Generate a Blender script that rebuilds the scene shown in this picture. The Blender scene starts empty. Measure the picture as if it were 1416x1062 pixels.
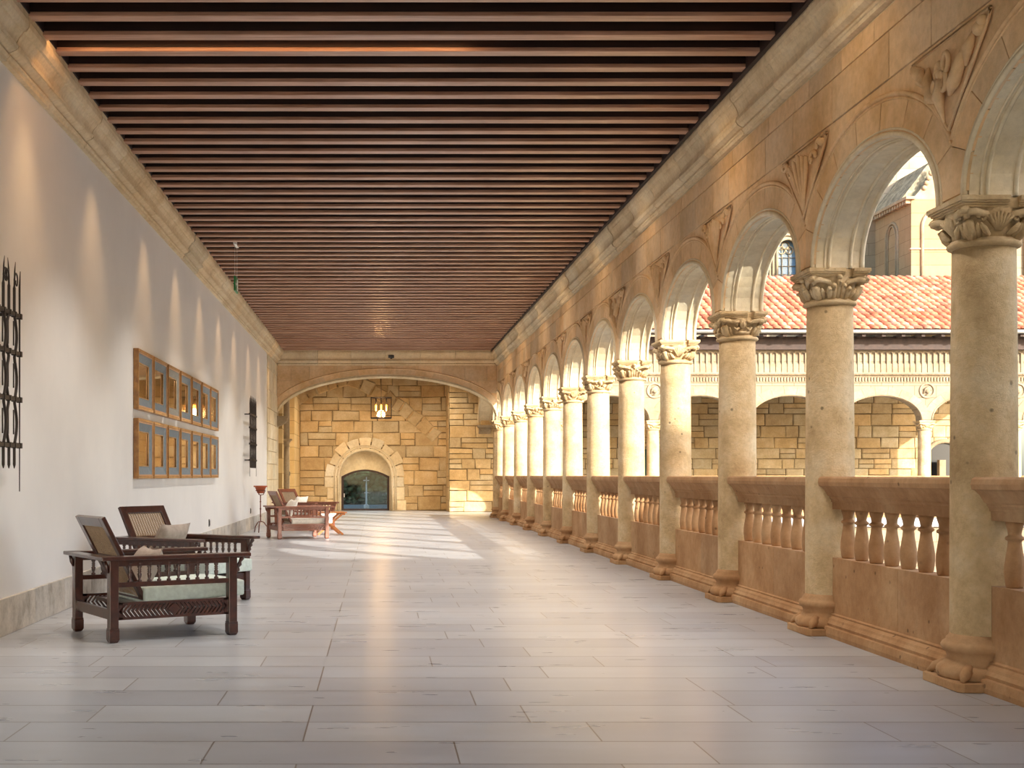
import bpy, math, random
from math import sin, cos, pi, sqrt, radians, atan2
from mathutils import Vector, Matrix
S = bpy.context.scene
C = bpy.data.collections.new('cloister'); S.collection.children.link(C)

# ------------------------------------------------------------------ camera, sky, sun, exposure
FPX = 1800.0
H = 1.2
cam = bpy.data.cameras.new('camera'); co = bpy.data.objects.new('camera', cam); C.objects.link(co)
cam.sensor_fit = 'HORIZONTAL'; cam.sensor_width = 36; cam.lens = FPX / 1416 * 36
cam.shift_x = (708 - 523) / 1416; cam.shift_y = (657.3 - 531) / 1416
cam.clip_start = 0.05; cam.clip_end = 400
co.location = (0, 0, H); co.rotation_euler = (pi / 2, 0, 0)
S.camera = co
SUN_DIR = Vector((-.584, .81, -.38)).normalized()
sun = bpy.data.lights.new('sun', 'SUN'); so = bpy.data.objects.new('sun', sun); C.objects.link(so)
sun.energy = 5.5; sun.color = (1.0, .94, .83); sun.angle = radians(.6)
so.rotation_euler = SUN_DIR.to_track_quat('-Z', 'Y').to_euler()
W = bpy.data.worlds.new('world'); S.world = W; W.use_nodes = True
wn = W.node_tree; wn.nodes.clear()
sky = wn.nodes.new('ShaderNodeTexSky'); sky.sky_type = 'NISHITA'; sky.sun_disc = False
sky.sun_elevation = radians(24); sky.sun_rotation = atan2(.584, -.81); sky.air_density = 1.0; sky.dust_density = 2.5
bg = wn.nodes.new('ShaderNodeBackground'); bg.inputs['Strength'].default_value = .33
hs = wn.nodes.new('ShaderNodeHueSaturation'); hs.inputs['Saturation'].default_value = 1.0
wo = wn.nodes.new('ShaderNodeOutputWorld')
wn.links.new(sky.outputs[0], hs.inputs['Color']); wn.links.new(hs.outputs[0], bg.inputs[0]); wn.links.new(bg.outputs[0], wo.inputs[0])
S.view_settings.view_transform = 'Standard'; S.view_settings.look = 'None'
S.view_settings.gamma = 1; S.view_settings.use_curve_mapping = False
S.view_settings.exposure = .85
S.cycles.max_bounces = 10; S.cycles.diffuse_bounces = 6; S.cycles.use_denoising = True

# ------------------------------------------------------------------ materials
def lin(h):
    r = []
    for i in (0, 2, 4):
        c = int(h[i:i+2], 16) / 255
        r.append(c / 12.92 if c <= .04045 else ((c + .055) / 1.055) ** 2.4)
    return tuple(r) + (1,)
class NT:
    def __init__(s, name):
        s.m = bpy.data.materials.new(name); s.m.use_nodes = True; s.t = s.m.node_tree; s.t.nodes.clear()
        s.out = s.n('ShaderNodeOutputMaterial'); s.b = s.n('ShaderNodeBsdfPrincipled'); s.l(s.b.outputs[0], s.out.inputs[0])
    def n(s, k, **kw):
        x = s.t.nodes.new(k)
        for a, v in kw.items(): setattr(x, a, v)
        return x
    def l(s, a, b): s.t.links.new(a, b)
    def pos(s, scale=(1, 1, 1)):
        g = s.n('ShaderNodeNewGeometry'); mp = s.n('ShaderNodeMapping'); mp.inputs['Scale'].default_value = scale
        s.l(g.outputs['Position'], mp.inputs[0]); return mp.outputs[0]
    def noise(s, vec, scale, detail=5, rough=.6):
        x = s.n('ShaderNodeTexNoise'); x.inputs['Scale'].default_value = scale; x.inputs['Detail'].default_value = detail
        x.inputs['Roughness'].default_value = rough; s.l(vec, x.inputs['Vector']); return x.outputs['Fac']
    def ramp(s, fac, stops):
        r = s.n('ShaderNodeValToRGB'); e = r.color_ramp.elements
        while len(e) < len(stops): e.new(.5)
        for q, (p, c) in zip(e, stops): q.position = p; q.color = c if not isinstance(c, str) else lin(c)
        s.l(fac, r.inputs[0]); return r.outputs[0]
    def mix(s, a, b, f=.5, mode='MIX'):
        x = s.n('ShaderNodeMix', data_type='RGBA', blend_type=mode)
        if isinstance(f, (int, float)): x.inputs[0].default_value = f
        else: s.l(f, x.inputs[0])
        for v, i in ((a, 6), (b, 7)):
            if isinstance(v, tuple): x.inputs[i].default_value = v
            else: s.l(v, x.inputs[i])
        return x.outputs[2]
    def bump(s, h, strength=.4, dist=.01):
        x = s.n('ShaderNodeBump'); x.inputs['Strength'].default_value = strength; x.inputs['Distance'].default_value = dist
        s.l(h, x.inputs['Height']); s.l(x.outputs[0], s.b.inputs['Normal'])
    def col(s, c):
        if isinstance(c, tuple): s.b.inputs['Base Color'].default_value = c
        else: s.l(c, s.b.inputs['Base Color'])
    def set(s, **k):
        for a, v in k.items(): s.b.inputs[a.replace('_', ' ')].default_value = v
M = {}
def stone(name, dark, mid, light, sc=2.2, rough=.85, bstr=.5, bdist=.008, tint=True, pits=False):
    t = NT(name); p = t.pos()
    f = t.noise(p, sc, 6, .65)
    c = t.ramp(f, [(.3, dark), (.5, mid), (.72, light)])
    f2 = t.noise(p, sc * 9, 4, .7)
    c = t.mix(c, t.ramp(f2, [(.3, (.72, .70, .68, 1)), (.6, (1, 1, 1, 1))]), .55, 'MULTIPLY')
    if tint:
        a = t.n('ShaderNodeAttribute', attribute_name='tint'); c = t.mix(c, a.outputs['Color'], 1.0, 'MULTIPLY')
    h = t.noise(p, sc * 14, 6, .75)
    if pits:
        v = t.n('ShaderNodeTexVoronoi'); v.inputs['Scale'].default_value = 8; v.inputs['Randomness'].default_value = 1
        t.l(p, v.inputs['Vector'])
        pr = t.ramp(v.outputs['Distance'], [(.07, (0, 0, 0, 1)), (.13, (1, 1, 1, 1))])
        n3 = t.noise(p, 1.7, 2); pm = t.ramp(n3, [(.46, (0, 0, 0, 1)), (.56, (1, 1, 1, 1))])
        pit = t.mix((1, 1, 1, 1), pr, pm)
        h = t.mix(h, pit, .6, 'MULTIPLY')
        c = t.mix(c, t.mix((1, 1, 1, 1), pit, .55), 1.0, 'MULTIPLY')
    t.col(c); t.bump(h, bstr, bdist); t.set(Roughness=rough); t.b.inputs['Specular IOR Level'].default_value = .25
    M[name] = t.m
stone('arcade_stone', 'd0a876', 'e4c194', 'eed2ac', 1.6)
stone('column_stone', 'b6986c', 'd4b88c', 'e2ceaa', 2.6, pits=True, bstr=.9, bdist=.014)
stone('parapet_stone', '9a7048', 'b08860', 'c4a27a', 1.8, pits=True)
stone('soffit_stone', 'd0bc98', 'dfd0b0', 'e8ddc6', 1.5)
stone('rubble', 'c0a274', 'd2b688', 'dec89e', 2.5, bstr=.9, bdist=.02)
stone('pale_ashlar', '907c62', '9e8c72', 'ac9c84', 2.0)
stone('cornice_stone', 'ccb490', 'dcc8a4', 'e6d6b8', 2.4)
stone('mortar', '6e5a40', '85704e', '96805c', 6, bstr=.8)
stone('church_stone', '968468', 'a49478', 'b2a48c', 1.2)
stone('lichen_stone', '6c6a58', '9a937c', 'c4bca0', 4.0, bstr=1, bdist=.03)
stone('skirting_stone', '989084', 'c2bcb2', 'd8d2c8', 3.5)
stone('roof_tile', 'a85c42', 'c07c60', 'd0a088', 2.5, bstr=.4)
stone('ground_stone', '9c968a', 'b4aea2', 'c8c2b6', 1.0)

def brickmat(name, base, mortar, vec, bw, rh, rough=.8, msize=.008, c2=None, off=.5):
    t = NT(name); g = t.n('ShaderNodeNewGeometry'); sp = t.n('ShaderNodeSeparateXYZ'); t.l(g.outputs['Position'], sp.inputs[0])
    cb = t.n('ShaderNodeCombineXYZ'); t.l(sp.outputs[vec[0]], cb.inputs[0]); t.l(sp.outputs[vec[1]], cb.inputs[1])
    b = t.n('ShaderNodeTexBrick'); b.offset = off; b.squash = 1.0
    b.inputs['Scale'].default_value = 1; b.inputs['Brick Width'].default_value = bw; b.inputs['Row Height'].default_value = rh
    b.inputs['Mortar Size'].default_value = msize; b.inputs['Mortar Smooth'].default_value = .1
    b.inputs['Color1'].default_value = lin(base); b.inputs['Color2'].default_value = lin(c2 or base); b.inputs['Mortar'].default_value = lin(mortar)
    t.l(cb.outputs[0], b.inputs['Vector'])
    p = t.pos(); n = t.noise(p, 3, 6, .65); c = t.mix(b.outputs[0], t.ramp(n, [(.3, (.82, .8, .76, 1)), (.7, (1.06, 1.05, 1.02, 1))]), .8, 'MULTIPLY')
    t.col(c); inv = t.n('ShaderNodeMath', operation='SUBTRACT'); inv.inputs[0].default_value = 1; t.l(b.outputs['Fac'], inv.inputs[1])
    t.bump(inv.outputs[0], .6, .01); t.set(Roughness=rough); M[name] = t.m; return t
brickmat('facade_ashlar', '92806a', '74614a', ('X', 'Z'), .62, .34, c2='9a8c74')
brickmat('church_ashlar', '9a8a72', '7c6c54', ('X', 'Z'), .85, .42, c2='a4967e')
brickmat('church_side', '9c8260', '80694a', ('Y', 'Z'), .85, .42, c2='a48c6a')
brickmat('side_ashlar', 'd8b880', 'a88a58', ('Y', 'Z'), .7, .42, c2='e4ca98')

def floor_mat():
    t = NT('polished_floor'); g = t.n('ShaderNodeNewGeometry')
    b = t.n('ShaderNodeTexBrick'); b.offset = .37; b.offset_frequency = 3; b.squash = .8; b.squash_frequency = 2
    for k, v in (('Scale', 1), ('Brick Width', 1.35), ('Row Height', .46), ('Mortar Size', .004), ('Mortar Smooth', .1)): b.inputs[k].default_value = v
    b.inputs['Color1'].default_value = lin('a0a4aa'); b.inputs['Color2'].default_value = lin('b2b6ba'); b.inputs['Mortar'].default_value = lin('6e665e')
    mp = t.n('ShaderNodeMapping'); mp.inputs['Location'].default_value = (.34, .11, 0); t.l(g.outputs['Position'], mp.inputs[0]); t.l(mp.outputs[0], b.inputs['Vector'])
    st = t.noise(t.pos((.9, 3.5, 1)), 2.0, 4, .55)
    st2 = t.noise(t.pos((1, 2.2, 1)), .9, 4, .6)
    c = t.mix(b.outputs[0], t.ramp(st, [(.25, (.93, .92, .91, 1)), (.72, (1.06, 1.055, 1.05, 1))]), .8, 'MULTIPLY')
    c = t.mix(c, t.ramp(st2, [(.35, (.92, .90, .88, 1)), (.65, (1.04, 1.04, 1.05, 1))]), .8, 'MULTIPLY')
    b2 = t.n('ShaderNodeTexBrick'); b2.offset = 0
    for k, v in (('Scale', 1), ('Brick Width', 400), ('Row Height', .46), ('Mortar Size', .007), ('Mortar Smooth', .2)): b2.inputs[k].default_value = v
    b2.inputs['Color1'].default_value = b2.inputs['Color2'].default_value = (1, 1, 1, 1); b2.inputs['Mortar'].default_value = (.55, .5, .46, 1)
    mp2 = t.n('ShaderNodeMapping'); mp2.inputs['Location'].default_value = (190, .11, 0); t.l(g.outputs['Position'], mp2.inputs[0]); t.l(mp2.outputs[0], b2.inputs['Vector']); c = t.mix(c, b2.outputs[0], 1.0, 'MULTIPLY')
    t.col(c)
    r = t.n('ShaderNodeMapRange'); r.inputs[3].default_value = .24; r.inputs[4].default_value = .34
    t.l(st, r.inputs[0]); t.l(r.outputs[0], t.b.inputs['Roughness'])
    inv = t.n('ShaderNodeMath', operation='SUBTRACT'); inv.inputs[0].default_value = 1; t.l(b.outputs['Fac'], inv.inputs[1])
    n2 = t.noise(t.pos((1, 1, 1)), 3.5, 3); ad = t.n('ShaderNodeMath', operation='MULTIPLY_ADD'); t.l(n2, ad.inputs[0]); ad.inputs[1].default_value = .15; t.l(inv.outputs[0], ad.inputs[2])
    t.bump(ad.outputs[0], .12, .004); t.b.inputs['Specular IOR Level'].default_value = .65
    M['polished_floor'] = t.m
floor_mat()
def plaster():
    t = NT('plaster'); p = t.pos()
    f = t.noise(p, .8, 4); t.col(t.ramp(f, [(.3, 'dddcda'), (.7, 'e6e5e2')])); t.bump(t.noise(p, 60, 3), .12, .002); t.set(Roughness=.75); M['plaster'] = t.m
plaster()
def wood(name, a, b, scale=(1, 1, 1), rough=.4, coat=0):
    t = NT(name); p = t.pos(scale); f = t.noise(p, 6, 6, .65); f2 = t.noise(t.pos(), 1.3, 3)
    c = t.mix(t.ramp(f, [(.3, a), (.7, b)]), t.ramp(f2, [(.3, (.75, .72, .7, 1)), (.7, (1.1, 1.08, 1.05, 1))]), .7, 'MULTIPLY')
    t.col(c); t.bump(f, .2, .002); t.set(Roughness=rough); t.b.inputs['Coat Weight'].default_value = coat; t.b.inputs['Coat Roughness'].default_value = .25
    M[name] = t.m
wood('beam_wood_lit', '96684e', 'd0a890', (.25, 6, 6), .42, .2)  # paler than the sides: light on the undersides put into the colour
wood('beam_wood_shade', '241009', '3a2016', (.25, 4, 4), .5)  # beam sides darkened: shade in the gaps put into the colour
wood('ceiling_board', '1c0c08', '341a12', (.25, 4, 4), .6)
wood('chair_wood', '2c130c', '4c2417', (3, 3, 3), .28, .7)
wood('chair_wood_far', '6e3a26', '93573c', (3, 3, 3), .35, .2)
wood('table_wood', 'a8602c', 'd08a4c', (3, 3, 3), .4)
wood('frame_gold', '7c4e1c', 'b98542', (2, 2, 2), .35, .3)
wood('eave_wood', '33241e', '4a362c', (2, 2, 2), .7)
def plain(name, c, rough=.5, metal=0, **k):
    t = NT(name); p = t.pos(); f = t.noise(p, 25, 3); a = lin(c)
    t.col(t.ramp(f, [(.3, tuple(x * .85 for x in a[:3]) + (1,)), (.7, tuple(min(1, x * 1.1) for x in a[:3]) + (1,))]))
    t.set(Roughness=rough, Metallic=metal)
    for kk, v in k.items(): t.b.inputs[kk.replace('_', ' ')].default_value = v
    M[name] = t.m; return t
plain('iron', '332b27', .5, .4); plain('rust_iron', '6b3524', .6, .2); plain('terracotta', 'a4512e', .75)
plain('mat_blue', '76828a', .7); plain('mat_grey', '8d8d86', .7); plain('slip', 'c59a62', .35, .4)
plain('frame_rose', 'c29a7c', .4, .2)
plain('cushion_mint', 'c9d6cf', .9); plain('cushion_white', 'ebe8df', .9); plain('pillow_grey', 'a89c92', .95)
plain('bronze', '4a3a34', .45, .5); plain('zinc', '9c9c98', .45, .5); plain('black_plastic', '15120f', .4)
plain('sign_green', '1f8a4c', .4); plain('sign_white', 'f2f4f0', .4); plain('hedge', '3c4c30', .9); plain('paving', '8fa0ac', .8)
plain('white_metal', 'dedcd6', .4); plain('shutter_green', '2c4a38', .6); plain('grey_socket', '4a4c4c', .4)
t = plain('pane_mirror', 'f2e8d4', .04, 1.0)
t = plain('church_glass', '7f9db4', .12, .0)
plain('cane', 'a08a70', .7)
def glassy(name, tintc, rough=.02):
    t = NT(name); t.col(lin(tintc)); t.set(Roughness=rough); t.b.inputs['Transmission Weight'].default_value = 1; t.b.inputs['IOR'].default_value = 1.08; M[name] = t.m
glassy('amber_glass', 'f0d8a8')
def doorglass(name, col):
    t = NT(name); t.t.nodes.remove(t.b)
    a = t.n('ShaderNodeBsdfTransparent'); a.inputs[0].default_value = col; g = t.n('ShaderNodeBsdfGlossy'); g.inputs['Roughness'].default_value = .03
    fr = t.n('ShaderNodeFresnel'); fr.inputs[0].default_value = 1.5; m = t.n('ShaderNodeMixShader'); t.l(fr.outputs[0], m.inputs[0]); t.l(a.outputs[0], m.inputs[1]); t.l(g.outputs[0], m.inputs[2]); t.l(m.outputs[0], t.out.inputs[0])
    M[name] = t.m
doorglass('door_glass', (.62, .72, .74, 1)); doorglass('lantern_glass', (1, .97, .90, 1))
def emis(name, c, s):
    t = NT(name); t.b.inputs['Emission Color'].default_value = lin(c); t.b.inputs['Emission Strength'].default_value = s; M[name] = t.m
emis('filament', 'ff9a30', 9); emis('lamp_face', 'ffd09a', 1.5)

# ------------------------------------------------------------------ mesh builder
class MB:
    def __init__(s): s.v = []; s.f = []; s.c = []; s.sm = []; s.tint = (1, 1, 1, 1)
    def add(s, vs, fs, smooth=False, tint=None):
        o = len(s.v); s.v += [tuple(p) for p in vs]
        for f in fs: s.f.append([o + i for i in f]); s.c.append(tint or s.tint); s.sm.append(smooth)
    def box(s, a, b, tint=None, mat=None):
        x0, y0, z0 = a; x1, y1, z1 = b
        vs = [(x0,y0,z0),(x1,y0,z0),(x1,y1,z0),(x0,y1,z0),(x0,y0,z1),(x1,y0,z1),(x1,y1,z1),(x0,y1,z1)]
        if mat: vs = [mat @ Vector(v) for v in vs]
        s.add(vs, [(0,3,2,1),(4,5,6,7),(0,1,5,4),(1,2,6,5),(2,3,7,6),(3,0,4,7)], False, tint)
    def prism(s, poly, f0, f1, tint=None, smooth=False):   # poly in 2D, f0/f1 map (u,v)->3D
        n = len(poly); vs = [f0(*p) for p in poly] + [f1(*p) for p in poly]
        fs = [tuple(range(n))[::-1], tuple(range(n, 2*n))] + [(i, (i+1) % n, n+(i+1) % n, n+i) for i in range(n)]
        s.add(vs, fs, smooth, tint)
    def lathe(s, prof, n=24, c=(0, 0), mat=None, smooth=True, sq=None, tint=None):
        vs = []; fs = []
        for r, z in prof:
            for i in range(n):
                a = 2*pi*i/n; vs.append(Vector((c[0]+r*cos(a), c[1]+r*sin(a), z)))
        if mat: vs = [mat @ v for v in vs]
        for j in range(len(prof)-1):
            for i in range(n):
                k = (i+1) % n; fs.append((j*n+i, j*n+k, (j+1)*n+k, (j+1)*n+i))
        fs.append(tuple(range(n))[::-1]); fs.append(tuple((len(prof)-1)*n+i for i in range(n)))
        s.add(vs, fs, smooth, tint)
    def tube(s, pts, r, n=6, tint=None, closed=False):
        pts = [Vector(p) for p in pts]; m = len(pts); vs = []; fs = []
        rr = r if isinstance(r, (list, tuple)) else [r]*m
        up = None
        for i, p in enumerate(pts):
            a = pts[i-1] if (i or closed) else p; b = pts[(i+1) % m] if (i < m-1 or closed) else p
            d = (b-a).normalized() if (b-a).length > 1e-9 else Vector((0, 0, 1))
            if up is None or abs(up.dot(d)) > .98:
                up = Vector((0, 0, 1)) if abs(d.z) < .9 else Vector((1, 0, 0))
            x = d.cross(up).normalized(); y = x.cross(d).normalized(); up = y
            for k in range(n):
                t = 2*pi*k/n; vs.append(p + (x*cos(t)+y*sin(t))*rr[i])
        for i in range(m if closed else m-1):
            j = (i+1) % m
            for k in range(n):
                q = (k+1) % n; fs.append((i*n+k, i*n+q, j*n+q, j*n+k))
        if not closed: fs += [tuple(range(n))[::-1], tuple((m-1)*n+k for k in range(n))]
        s.add(vs, fs, True, tint)
    def blob(s, c, r, mat=None, n=8, m=6, tint=None):
        vs = []; fs = []; c = Vector(c)
        for j in range(m+1):
            ph = pi*j/m
            for i in range(n):
                a = 2*pi*i/n; p = Vector((r[0]*sin(ph)*cos(a), r[1]*sin(ph)*sin(a), r[2]*cos(ph)))
                if mat: p = mat @ p
                vs.append(c+p)
        for j in range(m):
            for i in range(n): fs.append((j*n+i, (j+1)*n+i, (j+1)*n+(i+1) % n, j*n+(i+1) % n))
        s.add(vs, fs, True, tint)
    def sweep(s, prof, path, tint=None, smooth=False, cap=True):   # prof list of 3D-ish offsets, path list of functions
        n = len(prof); vs = []; fs = []
        for fn in path: vs += [fn(*p) for p in prof]
        for j in range(len(path)-1):
            for i in range(n):
                k = (i+1) % n; fs.append((j*n+i, j*n+k, (j+1)*n+k, (j+1)*n+i))
        if cap: fs += [tuple(range(n))[::-1], tuple((len(path)-1)*n+i for i in range(n))]
        s.add(vs, fs, smooth, tint)
    def build(s, name, mat, parent=None, bevel=0):
        me = bpy.data.meshes.new(name); me.from_pydata(s.v, [], s.f)
        ca = me.color_attributes.new('tint', 'FLOAT_COLOR', 'CORNER')
        buf = []
        for f, c in zip(s.f, s.c): buf += list(c)*len(f)
        ca.data.foreach_set('color', buf); me.polygons.foreach_set('use_smooth', s.sm)
        me.materials.append(M[mat]); me.update()
        import bmesh
        bm = bmesh.new(); bm.from_mesh(me); bmesh.ops.recalc_face_normals(bm, faces=bm.faces); bm.to_mesh(me); bm.free()
        o = bpy.data.objects.new(name, me); C.objects.link(o)
        if parent: o.parent = parent
        if bevel:
            b = o.modifiers.new('bevel', 'BEVEL'); b.width = bevel; b.segments = 2; b.limit_method = 'ANGLE'; b.angle_limit = radians(40)
        return o
def tag(o, label=None, cat=None, group=None, kind=None):
    if label: o['label'] = label
    if cat: o['category'] = cat
    if group: o['group'] = group
    if kind: o['kind'] = kind
    return o
def empty(name, loc, rz=0, **k):
    o = bpy.data.objects.new(name, None); C.objects.link(o); o.location = loc; o.rotation_euler = (0, 0, rz); o.empty_display_size = .2
    return tag(o, **k)
def kids(o): return [c for c in C.objects if c.parent == o]
def copy_tree(o, loc=None, rz=None, parent=None):
    ch = kids(o); c = o.copy(); C.objects.link(c)
    if parent: c.parent = parent
    if loc is not None: c.location = loc
    if rz is not None: c.rotation_euler = (0, 0, rz)
    for k in ch: copy_tree(k, parent=c)
    return c
R = random.Random(7)
def tnt(lo=.86, hi=1.08, warm=.05):
    v = R.uniform(lo, hi); w = R.uniform(-warm, warm); return (v*(1+w), v, v*(1-w*1.6), 1)
ORD = ['first','second','third','fourth','fifth','sixth','seventh','eighth','ninth','tenth','eleventh','twelfth','thirteenth','fourteenth']
def nth(i):
    if i < len(ORD): return ORD[i]
    n = i+1; return '%d%s' % (n, 'th' if 10 < n % 100 < 14 else {1:'st',2:'nd',3:'rd'}.get(n % 10, 'th'))

# ------------------------------------------------------------------ key dimensions
XL, XR = -2.81, 3.27          # inner faces of the long walls
XC = 3.45                     # arcade centre line
XO = 3.63                     # outer face of the arcade wall
ZC = 4.62                     # underside of the beams
YA = 35.85                    # transverse arch
YF = 44.3                     # far wall
YB = 42.6                     # back wall of the opposite wing
YO = 37.05                    # opposite arcade line
def ycol(k): return 6200*(.001196+.000408*k+.0000055*k*(k-1)/2) if k >= 0 else 6200*(.001196+.0004*k)
YC = {k: ycol(k) for k in range(-2, 12)}

# ------------------------------------------------------------------ masonry
def clip(poly, n, d):   # keep dot(p,n) >= d
    out = []
    for i, p in enumerate(poly):
        q = poly[(i+1) % len(poly)]; a = p[0]*n[0]+p[1]*n[1]-d; b = q[0]*n[0]+q[1]*n[1]-d
        if a >= 0: out.append(p)
        if (a >= 0) != (b >= 0):
            t = a/(a-b); out.append((p[0]+(q[0]-p[0])*t, p[1]+(q[1]-p[1])*t))
    return out
def inset(poly, d):
    n = len(poly)
    A = sum(poly[i][0]*poly[(i+1) % n][1]-poly[(i+1) % n][0]*poly[i][1] for i in range(n))
    if A < 0: poly = poly[::-1]
    out = poly
    for i in range(n):
        p = poly[i]; q = poly[(i+1) % n]; L = sqrt((q[0]-p[0])**2+(q[1]-p[1])**2)
        if L < 1e-6: continue
        nx, ny = -(q[1]-p[1])/L, (q[0]-p[0])/L
        out = clip(out, (nx, ny), p[0]*nx+p[1]*ny+d)
        if len(out) < 3: return []
    return out
def block(mb, poly, P, h, gap, bev, tint):   # P(u,v,depth outwards)
    a = inset(poly, gap)
    if len(a) < 3: return
    # fixed-count inset towards the centroid for the bevelled face
    cx = sum(p[0] for p in a)/len(a); cy = sum(p[1] for p in a)/len(a)
    b = []
    for p in a:
        dx, dy = cx-p[0], cy-p[1]; L = sqrt(dx*dx+dy*dy) or 1; k = min(bev*1.4/L, .5); b.append((p[0]+dx*k, p[1]+dy*k))
    n = len(a); hh = h*R.uniform(.75, 1.15)
    vs = [P(u, v, -.03) for u, v in a]+[P(u, v, hh*.6) for u, v in a]+[P(u, v, hh) for u, v in b]
    fs = [(i, (i+1) % n, n+(i+1) % n, n+i) for i in range(n)]+[(n+i, n+(i+1) % n, 2*n+(i+1) % n, 2*n+i) for i in range(n)]+[tuple(range(2*n, 3*n))]
    mb.add(vs, fs, False, tint)
def field(mb, P, u0, u1, v0, v1, rows, wr, h=.02, gap=.008, bev=.012, jit=0, holes=(), tl=(.84, 1.1, .07)):
    """rows: (lo,hi) heights; holes: list of fn(centroid)->(n,d) clip half-planes or None / False to drop"""
    v = v0; lines = []
    while v < v1-.02:
        nv = v+R.uniform(*rows)
        if v1-nv < rows[0]*.6: nv = v1
        lines.append((v, nv)); v = nv
    for (a, b) in lines:
        u = u0-R.uniform(0, wr[0]*.7); ph = R.uniform(0, 6)
        while u < u1:
            nu = u+R.uniform(*wr); w = min(nu, u1); s_ = max(u, u0)
            if w-s_ > .05:
                j = lambda: R.uniform(-jit, jit)
                poly = [(s_+j(), a+j()), (w+j(), a+j()), (w+j(), b+j()), (s_+j(), b+j())]
                if jit and R.random() < .35 and b-a > .25 and w-s_ > .3:   # split one block in two
                    m = (a+b)/2+j(); pl = [[poly[0], poly[1], (w, m), (s_, m)], [(s_, m), (w, m), poly[2], poly[3]]]
                else: pl = [poly]
                for q in pl:
                    q = [(min(max(x, u0), u1), min(max(y, v0), v1)) for x, y in q]
                    for hf in holes:
                        if len(q) < 3: break
                        c = (sum(p[0] for p in q)/len(q), sum(p[1] for p in q)/len(q))
                        q = hf(q, c)
                    if len(q) >= 3: block(mb, q, P, h, gap, bev, tnt(*tl))
            u = nu
def ellipse_hole(cu, cv, a, b, half_below=True):
    def f(q, c):
        du, dv = (c[0]-cu)/a, (c[1]-cv)/b
        if c[1] < cv and half_below:   # legs: clip to |u| >= a
            sg = 1 if c[0] > cu else -1; return clip(q, (sg, 0), sg*cu+a)
        L = sqrt(du*du+dv*dv) or 1e-6; x, y = cu+a*du/L, cv+b*dv/L
        n = ((x-cu)/a**2, (y-cv)/b**2); m = sqrt(n[0]**2+n[1]**2); n = (n[0]/m, n[1]/m)
        return clip(q, n, x*n[0]+y*n[1])
    return f
def ring(mb, P, cu, cv, a, b, t, n, h=.02, gap=.004, bev=.006, a0=0, a1=pi, umin=-99, umax=99, vmax=99, sub=5, tl=(.9, 1.08, .04)):
    for i in range(n):
        s_, e = a0+(a1-a0)*i/n, a0+(a1-a0)*(i+1)/n
        tt = t if not callable(t) else t(i)
        I = [(cu+a*cos(s_+(e-s_)*k/sub), cv+b*sin(s_+(e-s_)*k/sub)) for k in range(sub+1)]
        O = [(cu+(a+tt)*cos(s_+(e-s_)*k/sub), cv+(b+tt)*sin(s_+(e-s_)*k/sub)) for k in range(sub+1)]
        tint = tnt(*tl)
        # one stone = sub quads sharing a tint, gap applied at both ends
        g0 = gap/(a+tt/2)
        s2, e2 = s_+g0, e-g0
        for k in range(sub):
            x0, x1 = s2+(e2-s2)*k/sub, s2+(e2-s2)*(k+1)/sub
            poly = [(cu+a*cos(x0), cv+b*sin(x0)), (cu+(a+tt)*cos(x0), cv+(b+tt)*sin(x0)), (cu+(a+tt)*cos(x1), cv+(b+tt)*sin(x1)), (cu+a*cos(x1), cv+b*sin(x1))]
            poly = clip(poly, (1, 0), umin) if umin > -90 else poly
            if len(poly) >= 3 and umax < 90: poly = clip(poly, (-1, 0), -umax)
            if len(poly) >= 3 and vmax < 90: poly = clip(poly, (0, -1), -vmax)
            if len(poly) >= 3: mb.prism(poly, lambda u, v: P(u, v, -.03), lambda u, v: P(u, v, h), tint)

# ------------------------------------------------------------------ floor, plaster wall, skirting
def struct(o): o['kind'] = 'structure'; return o
m = MB(); m.box((XL-.3, -6, -.25), (XO, YF+.4, 0)); m.box((XO, YO-.3, -.25), (24, YB+.3, 0)); struct(m.build('floor', 'polished_floor'))
m = MB(); m.box((XL-.3, -6, 0), (XL, 32.8, 5.1)); struct(m.build('wall_left', 'plaster'))
m = MB()
y = -6.
while y < 35.8:
    ny = min(y+R.uniform(.7, 1.3), 35.8); m.box((XL-.01, y+.003, 0), (XL+.022, ny-.003, .28+R.uniform(-.004, .004)), tnt(.9, 1.05, .03)); y = ny
struct(m.build('baseboard_left', 'skirting_stone', bevel=.004))
m = MB(); PL = lambda u, v, d: (XL+d, u, v)
field(m, PL, 32.8, YA+.02, .28, 4.25, (.32, .55), (.6, 1.6), h=.03, gap=.006, bev=.008, tl=(.94, 1.08, .03))
m.box((XL-.3, 32.8, 0), (XL-.005, YF+.3, 5.1)); struct(m.build('wall_left_stone', 'soffit_stone'))

# ------------------------------------------------------------------ cornices
RP = [(-.05, 4.217), (.03, 4.225), (.035, 4.25), (.045, 4.255), (.05, 4.27), (.03, 4.285), (.05, 4.29), (.085, 4.31), (.10, 4.34), (.095, 4.375), (.08, 4.39), (.085, 4.42), (.10, 4.46), (.12, 4.49), (.125, 4.505), (.14, 4.51), (.155, 4.54), (.16, 4.58), (.155, 4.60), (.155, 4.66), (-.05, 4.66)]
def cornice_run(mb, prof, P, s0, s1, seglo, seghi):
    s = s0
    while s < s1-.01:
        e = min(s+R.uniform(seglo, seghi), s1)
        if s1-e < seglo*.4: e = s1
        o = R.uniform(-.006, .006)
        mb.sweep([(p[0]+o, p[1]) for p in prof], [lambda d, z, q=s+.005: P(q, z, d), lambda d, z, q=e-.005: P(q, z, d)], tnt(.88, 1.08, .04))
        s = e
m = MB(); cornice_run(m, RP, lambda s, z, d: (XR-d, s, z), -6, YA, .9, 1.5); struct(m.build('trim_1', 'cornice_stone'))
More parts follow.
